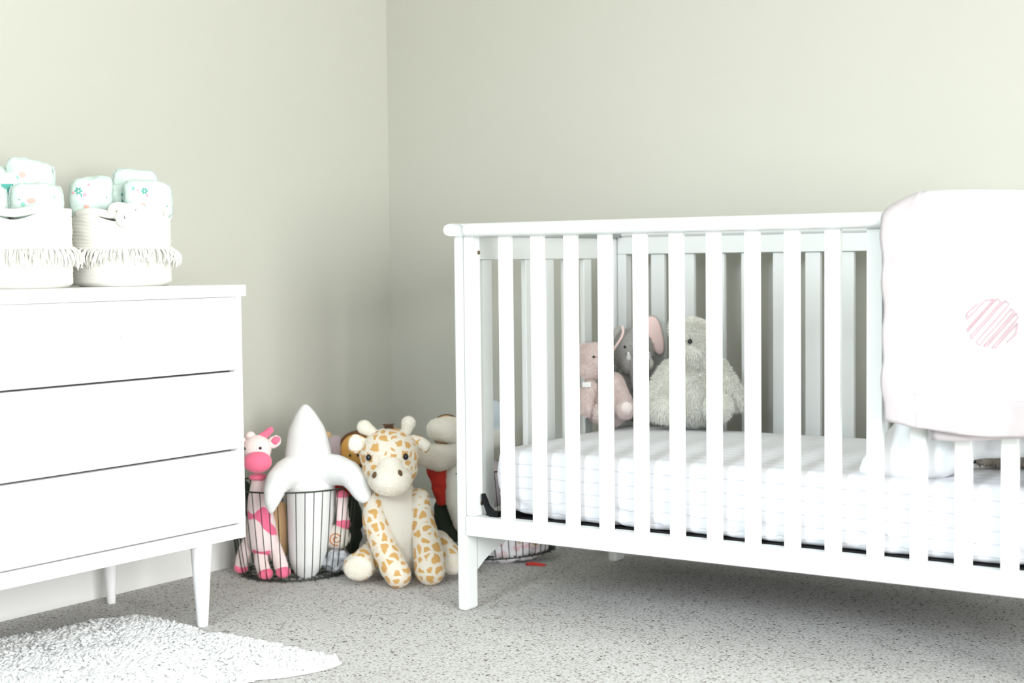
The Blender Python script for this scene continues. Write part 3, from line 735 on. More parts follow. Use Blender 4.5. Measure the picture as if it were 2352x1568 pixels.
# ------------------------------------------------------------------ mattress, pillow
def make_mattress():
    x0, x1, y0, y1, z0, z1 = 0.918, 2.232, -0.774, -0.145, 0.2270, 0.378
    cx, cy = (x0 + x1) / 2, (y0 + y1) / 2; hx, hy, hz = (x1 - x0) / 2, (y1 - y0) / 2, (z1 - z0) / 2
    nu, nv = 220, 36; v = []; f = []
    sg = lambda x, p: math.copysign(abs(x) ** p, x)
    # outline (rounded rectangle) x height profile
    def outline(t):
        r = 0.035; per = 2 * (2 * hx - 2 * r) + 2 * (2 * hy - 2 * r) + 2 * PI * r; s = t * per
        segs = [('l', (-hx + r, -hy), (hx - r, -hy)), ('a', (hx - r, -hy + r), -PI / 2), ('l', (hx, -hy + r), (hx, hy - r)), ('a', (hx - r, hy - r), 0),
                ('l', (hx - r, hy), (-hx + r, hy)), ('a', (-hx + r, hy - r), PI / 2), ('l', (-hx, hy - r), (-hx, -hy + r)), ('a', (-hx + r, -hy + r), PI)]
        for g in segs:
            if g[0] == 'l':
                ln = math.dist(g[1], g[2])
                if s <= ln: u = s / ln; return g[1][0] + (g[2][0] - g[1][0]) * u, g[1][1] + (g[2][1] - g[1][1]) * u
            else:
                ln = PI / 2 * r
                if s <= ln: a = g[2] + s / r; return g[1][0] + r * math.cos(a), g[1][1] + r * math.sin(a)
            s -= ln
        return -hx + r, -hy
    ring = [outline(i / nu) for i in range(nu)]
    prof = []
    # (inset, z)
    for k in range(8): a = PI / 2 * k / 7; prof.append((0.014 * (1 - math.sin(a)), z0 + 0.018 * (1 - math.cos(a))))
    for k in range(1, 12): prof.append((-0.003 * math.sin(PI * k / 12), z0 + 0.018 + (z1 - z0 - 0.038) * k / 12))
    for k in range(8): a = PI / 2 * k / 7; prof.append((0.020 * (1 - math.cos(a)), z1 - 0.020 + 0.020 * math.sin(a)))
    for k in range(1, 24): s = k / 23; prof.append((0.020 + 0.28 * s, z1 + 0.014 * math.sin(PI / 2 * min(1, s * 1.2))))
    for (ins, z) in prof:
        for i, (x, y) in enumerate(ring):
            sx = (hx - ins) / hx; sy = (hy - ins) / hy
            px, py = x * sx, y * sy
            w = 0
            if z < z0 + 0.05 and ins > -0.01:
                w = 0.004 * math.sin(i * 1.3 + z * 160) * noise.noise(Vector((px * 14, py * 14, 0))) * 2
            else: w = 0.0022 * noise.noise(Vector((px * 9, py * 9, z * 12)))
            # sheet corner tucked in: pinch low at the corners
            cd = min(abs(px + hx) + abs(py + hy), abs(px - hx) + abs(py + hy))
            pin = max(0, 1 - cd / 0.16) * max(0, (z0 + 0.10 - z) / 0.10)
            v.append((cx + px * (1 - 0.012 * pin) + w, cy + py * (1 - 0.02 * pin) + w, z + 0.016 * pin + w * 0.3))
    n = nu
    for j in range(len(prof) - 1):
        for i in range(n): f.append((j * n + i, j * n + (i + 1) % n, (j + 1) * n + (i + 1) % n, (j + 1) * n + i))
    f.append(tuple(range(n))[::-1]); f.append(tuple((len(prof) - 1) * n + i for i in range(n)))
    mb = MB(); mb.add(v, f); o = mb.put('crib_mattress', 'sheet', sm=True)
    tag(o, 'crib mattress in a white striped fitted sheet inside the crib', 'mattress')
make_mattress()
def polar_puff(name, outline, T, mats, parent=None, loc=(0, 0, 0), rot=(0, 0, 0), rings=22, wob=0.0, pw=2.6, seed=0):
    """soft cushion: outline in x,z (smooth closed), puffed along y"""
    N = len(outline); pts = []
    for i in range(N):
        for s in range(6):
            t = s / 6; p0, p1, p2, p3 = [Vector(outline[(i + q) % N]) for q in (-1, 0, 1, 2)]
            pts.append(0.5 * ((2 * p1) + (p2 - p0) * t + (2 * p0 - 5 * p1 + 4 * p2 - p3) * t * t + (3 * p1 - p0 - 3 * p2 + p3) * t ** 3))
    c = sum(pts, Vector((0, 0))) / len(pts); n = len(pts); v = []; f = []
    for side in (-1, 1):
        for r in range(1, rings + 1):
            s = math.sin(PI / 2 * r / rings); th = T * (1 - s ** pw) ** 0.5
            for p in pts:
                q = c.lerp(p, s); w = wob * noise.noise(Vector((q.x * 22, q.y * 22, seed + side))) * (1 - s * s)
                v.append((q.x, side * (th + w), q.y))
        v.append((c.x, side * T, c.y))
    m = rings * n + 1
    for k, side in enumerate((-1, 1)):
        b = k * m
        for r in range(rings - 1):
            for i in range(n):
                q = (b + r * n + i, b + r * n + (i + 1) % n, b + (r + 1) * n + (i + 1) % n, b + (r + 1) * n + i)
                f.append(q if side == -1 else q[::-1])
        for i in range(n):
            q = (b + m - 1, b + i, b + (i + 1) % n); f.append(q if side == -1 else q[::-1])
    for i in range(n):
        f.append(((rings - 1) * n + i, (rings - 1) * n + (i + 1) % n, m + (rings - 1) * n + (i + 1) % n, m + (rings - 1) * n + i))
    mb = MB(); mb.add(v, f); o = put(name, mb.mesh(name, True), parent, loc, rot, mats); fixn(o); return o
pl = polar_puff('pillow', [(-0.190, -0.128), (-0.197, -0.100), (-0.180, -0.075), (-0.128, -0.010), (-0.08, 0.045), (0.0, 0.07), (0.12, 0.085), (0.23, 0.07), (0.25, 0.0), (0.22, -0.055), (0.10, -0.072), (0.025, -0.082), (-0.025, -0.118), (-0.09, -0.130)],
                0.045, 'pillow', loc=(1.992, -0.705, 0.497), rot=(math.radians(-14), 0, 0), wob=0.006)
tag(pl, 'soft white pillow leaning inside the crib behind the slats below the draped blanket', 'pillow')
def make_snout():
    e = empty('plush_hedgehog', (2.085, -0.580, 0.391), 'grey-brown furry plush with a pointed dark nose lying by the white pillow', 'stuffed toy')
    blob('body', [CH(((-0.085, -0.05, 0.014), 0.010), ((-0.05, -0.035, 0.022), 0.019), ((0.0, 0, 0.036), 0.034), ((0.07, 0.0, 0.05), 0.05))], 'snout', e, fuzz=(9000, 0.008, 0.0012), voxel=0.004)
    blob('nose', [E((-0.097, -0.054, 0.013), (0.009, 0.008, 0.007))], 'eye', e, voxel=0.002)
    for s in (-1, 1): blob('eye', [E((-0.035, -0.035 + s * 0.022, 0.040), 0.004)], 'eye', e, voxel=0.0015)
make_snout()

# ------------------------------------------------------------------ blanket over the crib rail
def make_blanket():
    U0, U1 = 1.884, 2.345
    def surf(u, v):
        """u in metres along the rail from the left hem, v 0..1 from the front hem over the rail to the back hem"""
        ztop = 0.895 + 0.029 * min(1, u / 0.075) ** 0.5 + 0.004 * math.sin(u * 14)
        zf = 0.487 + 0.006 * math.sin(u * 18 + 1) + 0.010 * max(0, 1 - u / 0.06); zb = 0.56
        yf = -0.862; yb = -0.758
        lf = ztop - 0.02 - zf; arc = 0.135; lb = ztop - 0.02 - zb; tot = lf + arc + lb; s = v * tot
        wav = 0.006 * math.sin(u * 21 + 0.6) + 0.004 * math.sin(u * 47)
        if s < lf:
            t = s / lf; z = zf + s
            y = yf + 0.028 * t ** 3 * 0.6 - wav * (1 - t) - 0.004 * math.sin(t * 9 + u * 8)
            du = 0.016 * (1 - t) - 0.010 * math.exp(-((t - 0.25) / 0.2) ** 2) * 0.4 + 0.002 * math.sin(t * 25)
        elif s < lf + arc:
            a = PI * (s - lf) / arc; yc = -0.8035; hw = 0.0405
            y = yc - hw * math.cos(a) - 0.0 * a; z = ztop - 0.02 + 0.022 * math.sin(a); du = 0
            y += -0.004 * math.sin(u * 8 + 9) * (1 - (s - lf) / arc)
        else:
            z = ztop - 0.02 - (s - lf - arc); y = yb - 0.005 + wav * 0.5; du = 0
        return Vector((U0 + u + du * max(0, 1 - u / 0.12) , y, z))
    def patch(name, ua, ub, va, vb, m, parent, th, nu, nv, push=0.0, rip=0.0):
        v = []; f = []
        for j in range(nv + 1):
            for i in range(nu + 1):
                u = ua + (ub - ua) * i / nu; w = va + (vb - va) * j / nv
                p = surf(u, w)
                if push or rip:
                    a = surf(u + 0.002, w) - p; b = surf(u, min(1, w + 0.004)) - surf(u, max(0, w - 0.004)); n = a.cross(b).normalized()
                    if n.y > 0 and w < 0.4: n = -n
                    if w > 0.6 and n.y < 0: n = -n
                    if 0.4 <= w <= 0.6 and n.z < 0: n = -n
                    p = p + n * (push + rip * noise.noise(Vector((u * 34, w * 26, 3))))
                v.append(tuple(p))
        for j in range(nv):
            for i in range(nu):
                a = j * (nu + 1) + i; f.append((a, a + 1, a + nu + 2, a + nu + 1))
        mb = MB(); mb.add(v, f); o = put(name, mb.mesh(name, True), parent, mats=m)
        s = o.modifiers.new('thickness', 'SOLIDIFY'); s.thickness = th; s.offset = 0
        return o
    W = U1 - U0
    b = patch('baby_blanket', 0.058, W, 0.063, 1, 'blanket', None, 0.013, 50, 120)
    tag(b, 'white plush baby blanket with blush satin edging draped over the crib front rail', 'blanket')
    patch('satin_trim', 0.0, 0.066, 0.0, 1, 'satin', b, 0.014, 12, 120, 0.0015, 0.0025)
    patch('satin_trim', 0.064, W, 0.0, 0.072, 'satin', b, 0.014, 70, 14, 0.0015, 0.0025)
    # second layer peeking out below
    v = []; f = []; nu, nv = 30, 10
    for j in range(nv + 1):
        for i in range(nu + 1):
            u = 1.978 + (U1 - 1.978) * i / nu; t = j / nv
            z = 0.56 - t * (0.094 - 0.020 * min(1, max(0, (u - 2.02) / 0.20)))
            v.append((u, -0.8435 + 0.003 * math.sin(u * 30), z))
    for j in range(nv):
        for i in range(nu):
            a = j * (nu + 1) + i; f.append((a, a + 1, a + nu + 2, a + nu + 1))
    mb = MB(); mb.add(v, f); o = put('inner_layer', mb.mesh('inner_layer', True), b, mats='satin')
    s = o.modifiers.new('thickness', 'SOLIDIFY'); s.thickness = 0.008; s.offset = 0
    # scribbled circle stitched on the front
    mb = MB(); rnd = random.Random(3)
    cx, cz, R = 2.096, 0.689, 0.046
    def sy(x, z):
        u = x - U0
        lo, hi = 0.0, 0.45
        for _ in range(20):
            mid = (lo + hi) / 2
            if surf(u, mid).z < z: lo = mid
            else: hi = mid
        return surf(u, lo).y - 0.0075
    d = Vector((0.62, 0.78)); nrm = Vector((0.78, -0.62))
    pts = []
    for k in range(13):
        o_ = -0.93 + 1.86 * k / 12 + rnd.uniform(-0.05, 0.05); h = math.sqrt(max(0.02, 1 - o_ * o_))
        s = 1 if k % 2 else -1
        for q in (-1, -0.3, 0.3, 1):
            qq = q * s * (h + rnd.uniform(-0.06, 0.06))
            p = d * qq * R + nrm * (o_ + 0.05 * q * s) * R
            pts.append((cx + p.x, cz + p.y))
    P3 = []
    for (a0, b0), (a1, b1) in zip(pts[:-1], pts[1:]):
        for t in (0, 0.34, 0.67): x = a0 + (a1 - a0) * t; z = b0 + (b1 - b0) * t; P3.append((x, sy(x, z), z))
    rs = [0.0010 + 0.0012 * abs(noise.noise(Vector((i * 0.15, 0, 0)))) for i in range(len(P3))]
    mb.tube(P3, rs, 5)
    mb.put('stitched_circle', 'scribble', b, sm=True)
make_blanket()

# ------------------------------------------------------------------ stuffed toys in the crib
def make_crib_toys():
    # blush pink bear-like plush
    x, y = 0.9436, -0.300; e = empty('plush_pig', (x, y, 0.388), 'blush pink furry plush sitting at the left end of the crib mattress', 'stuffed toy', facing(x, y))
    k = 0.001113; P = local(1395, 979, k, 0.11)
    blob('body', [E(P(1402, 925, 0.0), (0.048, 0.045, 0.062)), E(P(1412, 905, 0), (0.030, 0.035, 0.055))], 'blush', e, fuzz=(9000, 0.006, 0.0011))
    hd = blob('head', [E(P(1368, 828, 0.015), (0.044, 0.042, 0.045)), E(P(1352, 850, 0.03), (0.026, 0.024, 0.022)), E(P(1385, 835, 0.045), (0.026, 0.02, 0.02))], 'blush', e, fuzz=(7000, 0.006, 0.0011))
    blob('ear', [E(P(1344, 800, 0.005), (0.016, 0.010, 0.014))], 'blush', hd, fuzz=(900, 0.006, 0.0011))
    blob('ear', [E(P(1396, 797, 0.005), (0.016, 0.010, 0.014))], 'blush', hd, fuzz=(900, 0.006, 0.0011))
    for a in (1366, 1392): blob('eye', [E(P(a, 822, 0.060), 0.004)], 'eye', hd, voxel=0.0015)
    blob('arm', [CH((P(1355, 888, 0.03), 0.018), (P(1345, 920, 0.04), 0.020), (P(1348, 940, 0.045), 0.019))], 'blush', e, fuzz=(3000, 0.006, 0.0011))
    blob('arm', [CH((P(1415, 880, 0.02), 0.018), (P(1435, 925, 0.03), 0.020))], 'blush', e, fuzz=(3000, 0.006, 0.0011))
    for (a, b) in ((1385, 948), (1437, 940)):
        lg = blob('leg', [CH((P(a - 12, b, 0.0), 0.024), (P(a, b, 0.055), 0.024))], 'blush', e, fuzz=(3000, 0.006, 0.0011))
        blob('paw_pad', [E(P(a + 2, b - 2, 0.072), (0.018, 0.009, 0.018))], 'blushpaw', lg)
    rb = MB(); q = P(1349, 884, 0.052); rb.box((q[0] - 0.011, q[1] - 0.002, q[2] - 0.007), (q[0] + 0.011, q[1], q[2] + 0.006)); t = rb.put('ribbon', 'tusk', e, bevel=0.0008)
    # grey elephant
    x, y = 0.9619, -0.175; e = empty('plush_elephant', (x, y, 0.388), 'grey furry plush elephant with pink-lined ears between the pink and the white plush', 'stuffed toy', facing(x, y))
    k = 0.00114; P = local(1465, 970, k, 0.11)
    blob('body', [E(P(1460, 905, 0), (0.056, 0.05, 0.070))], 'grey', e, fuzz=(8000, 0.006, 0.0011))
    hd = blob('head', [E(P(1455, 805, 0.01), (0.056, 0.05, 0.058)), E(P(1462, 835, 0.045), (0.040, 0.03, 0.03))], 'grey', e, fuzz=(11000, 0.006, 0.0011))
    blob('trunk', [CH((P(1465, 835, 0.06), 0.022), (P(1468, 865, 0.075), 0.018), (P(1466, 890, 0.082), 0.014))], 'grey', hd, fuzz=(2500, 0.005, 0.001))
    for s, a in ((-1, 1446), (1, 1490)): blob('tusk', [CH((P(a, 826, 0.068), 0.007), (P(a + 1 * s, 815, 0.080), 0.004))], 'tusk', hd, voxel=0.002)
    blob('cheek', [E(P(1492, 838, 0.052), (0.013, 0.012, 0.018))], 'cream', hd)
    for a in (1437, 1478): blob('eye', [E(P(a, 800, 0.060), 0.004)], 'eye', hd, voxel=0.0015)
    # ears: right ear shows its pink lining, left is seen edge-on
    ear = polar_puff('ear', [(-0.020, 0.050), (0.0, 0.060), (0.018, 0.042), (0.028, 0.0), (0.030, -0.035), (0.016, -0.048), (-0.004, -0.030), (-0.022, 0.0)], 0.011, 'grey', hd, loc=P(1502, 778, 0.006))
    polar_puff('ear_lining', [(-0.018, 0.046), (0.0, 0.056), (0.016, 0.040), (0.026, 0.0), (0.027, -0.032), (0.015, -0.043), (-0.003, -0.027), (-0.019, 0.0)], 0.009, 'earpink', hd, loc=P(1501, 778, 0.016))
    ln = polar_puff('ear', [(-0.006, 0.035), (0.012, 0.045), (0.014, 0.01), (0.0, -0.02), (-0.016, -0.045), (-0.022, -0.03), (-0.012, 0.0)], 0.010, 'grey', hd, loc=P(1416, 790, 0.010))
    mb = MB(); mb.tube([P(1432, 752, 0.050), P(1434, 764, 0.054), P(1430, 778, 0.057), P(1421, 792, 0.058), P(1412, 806, 0.054), P(1408, 815, 0.050)], 0.0032, 8); mb.put('ear_piping', 'earpink', hd, sm=True)
    for a in (1430, 1500): blob('leg', [CH((P(a, 945, 0.0), 0.024), (P(a, 944, 0.045), 0.023))], 'grey', e, fuzz=(2500, 0.006, 0.0011))
    # off-white long-haired plush
    x, y = 1.1607, -0.250; e = empty('plush_rabbit', (x, y, 0.388), 'off-white shaggy plush with small black eyes, largest of those on the crib mattress', 'stuffed toy', facing(x, y))
    k = 0.00109; P = local(1590, 985, k, 0.11)
    F = lambda n: (n, 0.012, 0.0016)
    blob('body', [E(P(1592, 900, 0), (0.068, 0.055, 0.080)), E(P(1592, 935, 0.0), (0.075, 0.06, 0.042))], 'offwhite', e, fuzz=F(16000), voxel=0.006)
    hd = blob('head', [E(P(1594, 785, 0.0), (0.047, 0.046, 0.058)), E(P(1590, 830, 0.0), (0.050, 0.044, 0.036)), E(P(1588, 810, 0.04), (0.024, 0.018, 0.018))], 'offwhite', e, fuzz=F(12000), voxel=0.006)
    for a, b in ((1586, 787), (1546, 790)):
        blob('eye', [E(P(a, b, 0.052 if a > 1560 else 0.044), 0.0065)], 'eye', hd, voxel=0.0015)
    for s in (-1, 1): blob('ear', [CH((P(1594 + s * 38, 760, -0.01), 0.016), (P(1594 + s * 40, 742, -0.01), 0.012))], 'offwhite', hd, fuzz=F(1200))
    blob('arm', [CH((P(1540, 855, 0.01), 0.028), (P(1515, 905, 0.03), 0.030), (P(1508, 940, 0.035), 0.028))], 'offwhite', e, fuzz=F(5000), voxel=0.006)
    blob('arm', [CH((P(1648, 850, 0.0), 0.028), (P(1672, 890, 0.01), 0.028), (P(1690, 920, 0.02), 0.024))], 'offwhite', e, fuzz=F(5000), voxel=0.006)
    blob('leg', [CH((P(1535, 940, 0.0), 0.028), (P(1528, 940, 0.07), 0.030))], 'offwhite', e, fuzz=F(5000), voxel=0.006)
    blob('leg', [CH((P(1640, 938, 0.0), 0.028), (P(1648, 935, 0.07), 0.033))], 'offwhite', e, fuzz=F(5000), voxel=0.006)
make_crib_toys()

# ------------------------------------------------------------------ giraffe on the floor
def make_giraffe():
    x, y = 0.475, -0.585
    e = empty('plush_giraffe', (x, y, 0), 'cream plush giraffe with tan spots sitting on the carpet in front of the wire baskets', 'stuffed toy', facing(x, y) + 0.02)
    k = 1 / 887.; P = local(910, 1325, k, 0.17)
    FZ = lambda n: (n, 0.0026, 0.0008)
    def chest(c, n):
        a = c[0] / k + 910; b = 1325 - (c[2] + c[1] * 0.17) / k
        lim = 38 + 8 * math.sin((b - 1130) / 130 * PI) if b > 1130 else 38
        return 1 if (abs(a - (912 + (b - 1130) * 0.06)) < lim and c[1] < -0.01) else 0
    blob('body', [E(P(917, 1220, 0.01), (0.082, 0.068, 0.100)), E(P(910, 1165, 0.01), (0.066, 0.055, 0.072)), E(P(920, 1262, 0.0), (0.092, 0.070, 0.062)), E(P(908, 1125, 0.0), (0.05, 0.045, 0.04))],
         ['giraffe', 'cream'], e, matfn=chest, fuzz=FZ(22000))
    def face(c, n):
        a = c[0] / k + 910; b = 1325 - (c[2] + c[1] * 0.17) / k
        return 0
    hd = blob('head', [E(P(898, 1043, 0.045), (0.076, 0.070, 0.066)), E(P(899, 1075, 0.055), (0.070, 0.062, 0.056)), E(P(898, 1098, 0.068), (0.058, 0.052, 0.044))], 'giraffe', e, fuzz=FZ(22000))
    mz = blob('muzzle', [E(P(898, 1104, 0.105), (0.054, 0.044, 0.040)), E(P(898, 1076, 0.098), (0.034, 0.036, 0.034))], 'cream', hd, fuzz=FZ(9000))
    for a, b, r in ((863, 1093, 18), (920, 1090, -18)):
        blob('nostril', [E(P(a, b, 0.138), (0.0055, 0.006, 0.009), (0, r, 0))], 'brown', mz, voxel=0.0015)
    for a, d in ((851, 0.101), (933, 0.104)):
        ey = blob('eye', [E(P(a, 1053, d), (0.0075, 0.0075, 0.0090))], 'eye', hd, voxel=0.0015)
    # horns
    blob('horn', [CH((P(872, 1005, 0.045), 0.013), (P(855, 990, 0.045), 0.014), (P(842, 981, 0.045), 0.018))], 'cream', hd, fuzz=FZ(2500), voxel=0.004)
    blob('horn', [CH((P(930, 1005, 0.045), 0.013), (P(938, 988, 0.045), 0.013), (P(942, 974, 0.045), 0.018))], 'cream', hd, fuzz=FZ(2500), voxel=0.004)
    # ears
    er = polar_puff('ear', [(-0.030, 0.010), (-0.020, 0.024), (0.004, 0.022), (0.026, 0.008), (0.024, -0.012), (0.0, -0.022), (-0.018, -0.022), (-0.030, -0.010)], 0.012, 'giraffe', hd, loc=P(832, 1021, 0.050), rot=(0, 0.15, 0.2))
    polar_puff('ear_lining', [(-0.025, 0.008), (-0.016, 0.018), (0.002, 0.014), (0.014, 0.0), (0.004, -0.016), (-0.014, -0.018), (-0.025, -0.008)], 0.008, 'cream', hd, loc=P(829, 1021, 0.060), rot=(0, 0.15, 0.2))
    er = polar_puff('ear', [(0.028, -0.014), (0.016, -0.026), (-0.004, -0.010), (-0.024, 0.006), (-0.020, 0.020), (0.002, 0.018), (0.018, 0.010), (0.030, 0.000)], 0.012, 'giraffe', hd, loc=P(965, 1020, 0.046), rot=(0, 0.0, -0.2))
    polar_puff('ear_lining', [(0.024, -0.010), (0.014, -0.020), (0.002, -0.008), (-0.006, 0.004), (0.006, 0.012), (0.016, 0.006), (0.026, 0.000)], 0.008, 'cream', hd, loc=P(968, 1022, 0.056), rot=(0, 0.0, -0.2))
    mb = MB(); rnd = random.Random(2)
    for i in range(46):
        a = 898 + rnd.uniform(-9, 9); p = Vector(P(a, 986, 0.045 + rnd.uniform(-0.01, 0.015)))
        mb.tube([p, p + Vector((rnd.uniform(-0.003, 0.003), rnd.uniform(-0.003, 0.003), 0.007)), p + Vector((rnd.uniform(-0.008, 0.008), -0.004, 0.012))], [0.0013, 0.0013, 0.0006], 5)
    mb.put('hair_tuft', 'brown', hd, sm=True)
    # arms
    blob('arm', [CH((P(862, 1150, 0.03), 0.026), (P(862, 1195, 0.055), 0.031), (P(880, 1250, 0.095), 0.031), (P(902, 1300, 0.130), 0.034), (P(912, 1317, 0.140), 0.032))], 'giraffe', e, fuzz=FZ(12000))
    blob('arm', [CH((P(965, 1145, 0.03), 0.025), (P(972, 1205, 0.060), 0.030), (P(980, 1262, 0.100), 0.037), (P(983, 1308, 0.125), 0.038))], 'giraffe', e, fuzz=FZ(12000))
    # legs with plain soles turned to the front
    lg = blob('leg', [CH((P(880, 1268, -0.01), 0.036), (P(852, 1275, 0.04), 0.034), (P(826, 1297, 0.075), 0.033)), E(P(826, 1297, 0.078), (0.041, 0.030, 0.036))], 'giraffe', e, fuzz=FZ(11000))
    blob('sole', [E(P(824, 1300, 0.100), (0.037, 0.014, 0.031))], 'cream', lg, fuzz=FZ(4000))
    lg = blob('leg', [CH((P(955, 1262, -0.01), 0.036), (P(1005, 1250, 0.02), 0.034), (P(1037, 1290, 0.05), 0.034)), E(P(1037, 1291, 0.052), (0.036, 0.028, 0.035))], 'giraffe', e, fuzz=FZ(9000))
    blob('sole', [E(P(1037, 1296, 0.070), (0.032, 0.014, 0.029))], 'cream', lg, fuzz=FZ(3000))
make_giraffe()

# ------------------------------------------------------------------ wire baskets
def wire_basket(loc, rot, label, R1=0.172, R0=0.142, H=0.235, n=46):
    b = empty('wire_basket', loc, label, 'basket', 0, 'dark wire toy baskets'); b.rotation_euler = rot
    mb = MB()
    for i in range(n):
        a = 2 * PI * i / n; c, s = math.cos(a), math.sin(a); pts = []
        for k in range(9):
            t = k / 8; r = R0 + (R1 - R0) * t ** 0.8; pts.append((r * c, r * s, 0.012 + (H - 0.012) * t))
        pts = [((R0 - 0.030) * c, (R0 - 0.030) * s, 0.004), ((R0 - 0.008) * c, (R0 - 0.008) * s, 0.0035)] + pts
        mb.tube(pts, 0.0013, 5)
    mb.put('wire_cage', 'wire', b, sm=True)
    mb = MB(); mb.tube([(R1 * math.cos(2 * PI * k / 72), R1 * math.sin(2 * PI * k / 72), H) for k in range(72)], 0.0023, 7, closed=True); mb.put('rim', 'wire', b, sm=True)
    mb = MB()
    for r in (R0 - 0.006, R0 * 0.6): mb.tube([(r * math.cos(2 * PI * k / 60), r * math.sin(2 * PI * k / 60), 0.0045) for k in range(60)], 0.0022, 6, closed=True)
    for k in range(8):
        a = PI * k / 8; mb.tube([(-(R0 - 0.006) * math.cos(a), -(R0 - 0.006) * math.sin(a), 0.004), ((R0 - 0.006) * math.cos(a), (R0 - 0.006) * math.sin(a), 0.004)], 0.0013, 5)
    for k in range(n):
        a = 2 * PI * (k + 0.5) / n
        if k % 2 == 0: mb.tube([((R0 - 0.012) * math.cos(a), (R0 - 0.012) * math.sin(a), 0.005), ((R0 + 0.001) * math.cos(a), (R0 + 0.001) * math.sin(a), 0.002)], 0.0018, 5)
    mb.put('base', 'wire', b, sm=True)
    return b
B1 = (0.207, -0.678)
def toybox1():
    x, y = B1; rz = facing(x, y)
    wire_basket((x, y, 0), (0, 0, 0.03), 'dark wire basket of stuffed toys beside the dresser, holding the white flippered plush')
    k = 0.001148
    def at(name, label, cat='stuffed toy'):
        return empty(name, (x, y, 0.006), label, cat, rz)
    P = local(676, 1309, k, 0.17)
    # white plush with flippers
    e = at('plush_whale', 'white stuffed whale standing on its head-up body with two flippers over the basket rim')
    blob('body', [CH((P(707, 942, 0.03), 0.015), (P(708, 965, 0.03), 0.031), (P(710, 1002, 0.032), 0.051), (P(712, 1045, 0.035), 0.061), (P(712, 1095, 0.040), 0.067),
                     (P(714, 1140, 0.046), 0.064), (P(714, 1190, 0.055), 0.060), (P(710, 1240, 0.062), 0.055), (P(704, 1282, 0.066), 0.046), (P(702, 1302, 0.068), 0.034)), E(P(712, 1088, 0.05), (0.084, 0.052, 0.040))], 'whale', e, voxel=0.006, sm=8)
    blob('flipper', [CH((P(690, 1080, 0.048), 0.046), (P(664, 1090, 0.085), 0.040), (P(645, 1106, 0.135), 0.033), (P(635, 1130, 0.168), 0.027), (P(630, 1153, 0.182), 0.019), (P(628, 1173, 0.182), 0.009))], 'whale', e, sm=8)
    blob('flipper', [CH((P(742, 1082, 0.050), 0.046), (P(774, 1084, 0.080), 0.040), (P(800, 1094, 0.118), 0.034), (P(816, 1113, 0.148), 0.031), (P(827, 1136, 0.153), 0.026), (P(830, 1145, 0.155), 0.021))], 'whale', e, sm=8)
    # pink giraffe
    e = at('plush_pink_giraffe', 'pale pink spotted plush giraffe with hot pink muzzle sitting in the basket beside the dresser')
    blob('body', [CH((P(600, 1105, 0.06), 0.020), (P(598, 1150, 0.06), 0.028), (P(604, 1200, 0.065), 0.038), (P(608, 1240, 0.07), 0.040))], 'pinkspot', e, voxel=0.005)
    hd = blob('head', [E(P(598, 1030, 0.065), (0.038, 0.036, 0.036)), E(P(600, 1050, 0.075), (0.032, 0.03, 0.03))], 'palepink', e)
    blob('muzzle', [E(P(599, 1062, 0.098), (0.038, 0.030, 0.029))], 'hotpink', hd)
    for a in (571, 606): blob('eye', [E(P(a, 1031, 0.100), 0.0045)], 'eye', hd, voxel=0.0015)
    blob('neck_band', [E(P(598, 1094, 0.068), (0.026, 0.026, 0.010))], 'hotpink', e)
    blob('ear', [E(P(636, 1016, 0.06), (0.022, 0.012, 0.017), (0, -35, 0))], 'palepink', hd); blob('ear_lining', [E(P(640, 1013, 0.070), (0.015, 0.008, 0.012), (0, -35, 0))], 'hotpink', hd)
    blob('ear', [E(P(562, 1014, 0.06), (0.020, 0.012, 0.016), (0, 35, 0))], 'palepink', hd); blob('ear_lining', [E(P(560, 1010, 0.070), (0.013, 0.008, 0.011), (0, 35, 0))], 'hotpink', hd)
    blob('horn', [CH((P(606, 1004, 0.06), 0.009), (P(618, 998, 0.06), 0.010), (P(628, 989, 0.06), 0.0095))], 'hotpink', hd, voxel=0.003)
    blob('hair_tuft', [E(P(584, 1000, 0.06), (0.015, 0.012, 0.012))], 'palepink', hd)
    for pts, ft in ((((605, 1235, 0.065), (602, 1285, 0.085), (610, 1310, 0.095)), (612, 1313, 0.100)),
                    (((625, 1235, 0.06), (640, 1275, 0.095), (648, 1300, 0.110)), (651, 1310, 0.118)),
                    (((588, 1220, 0.05), (566, 1260, 0.045), (558, 1290, 0.030)), (557, 1298, 0.028))):
        lg = blob('leg', [CH(*[(P(*q), 0.019) for q in pts])], 'palepink', e)
        blob('hoof', [E(P(*ft), (0.021, 0.021, 0.017))], 'hotpink', lg)
    # round-faced doll
    e = at('plush_lion', 'plush lion with orange-tan round face and brown mane behind the cream giraffe')
    hd = blob('head', [E(P(822, 1035, -0.045), (0.042, 0.020, 0.044))], 'orange', e)
    blob('mane', [E(P(824, 1033, -0.062), (0.051, 0.018, 0.052)), E(P(848, 1025, -0.048), (0.026, 0.024, 0.045), (0, -20, 0)), E(P(838, 1002, -0.050), (0.030, 0.022, 0.014), (0, 20, 0))], 'hair', hd)
    for a in (808, 826): blob('eye', [E(P(a, 1048, -0.024), 0.004)], 'eye', hd, voxel=0.0015)
    blob('body', [E(P(806, 1110, -0.05), (0.040, 0.035, 0.06))], 'red', e)
    # smaller things in the basket
    o = blob('plush_cushion', [E((0, 0, 0), (0.038, 0.028, 0.056))], 'lavender', loc=(0, 0, 0)); o.parent = None
    m = Matrix.Translation((x, y, 0.006)) @ Matrix.Rotation(rz, 4, 'Z')
    def wl(a, b, d): return tuple(m @ Vector(P(a, b, d)))
    o.location = wl(776, 1045, -0.075); o.rotation_euler = (0, 0, rz); tag(o, 'dusty lavender plush peeking out right of the white whale', 'stuffed toy')
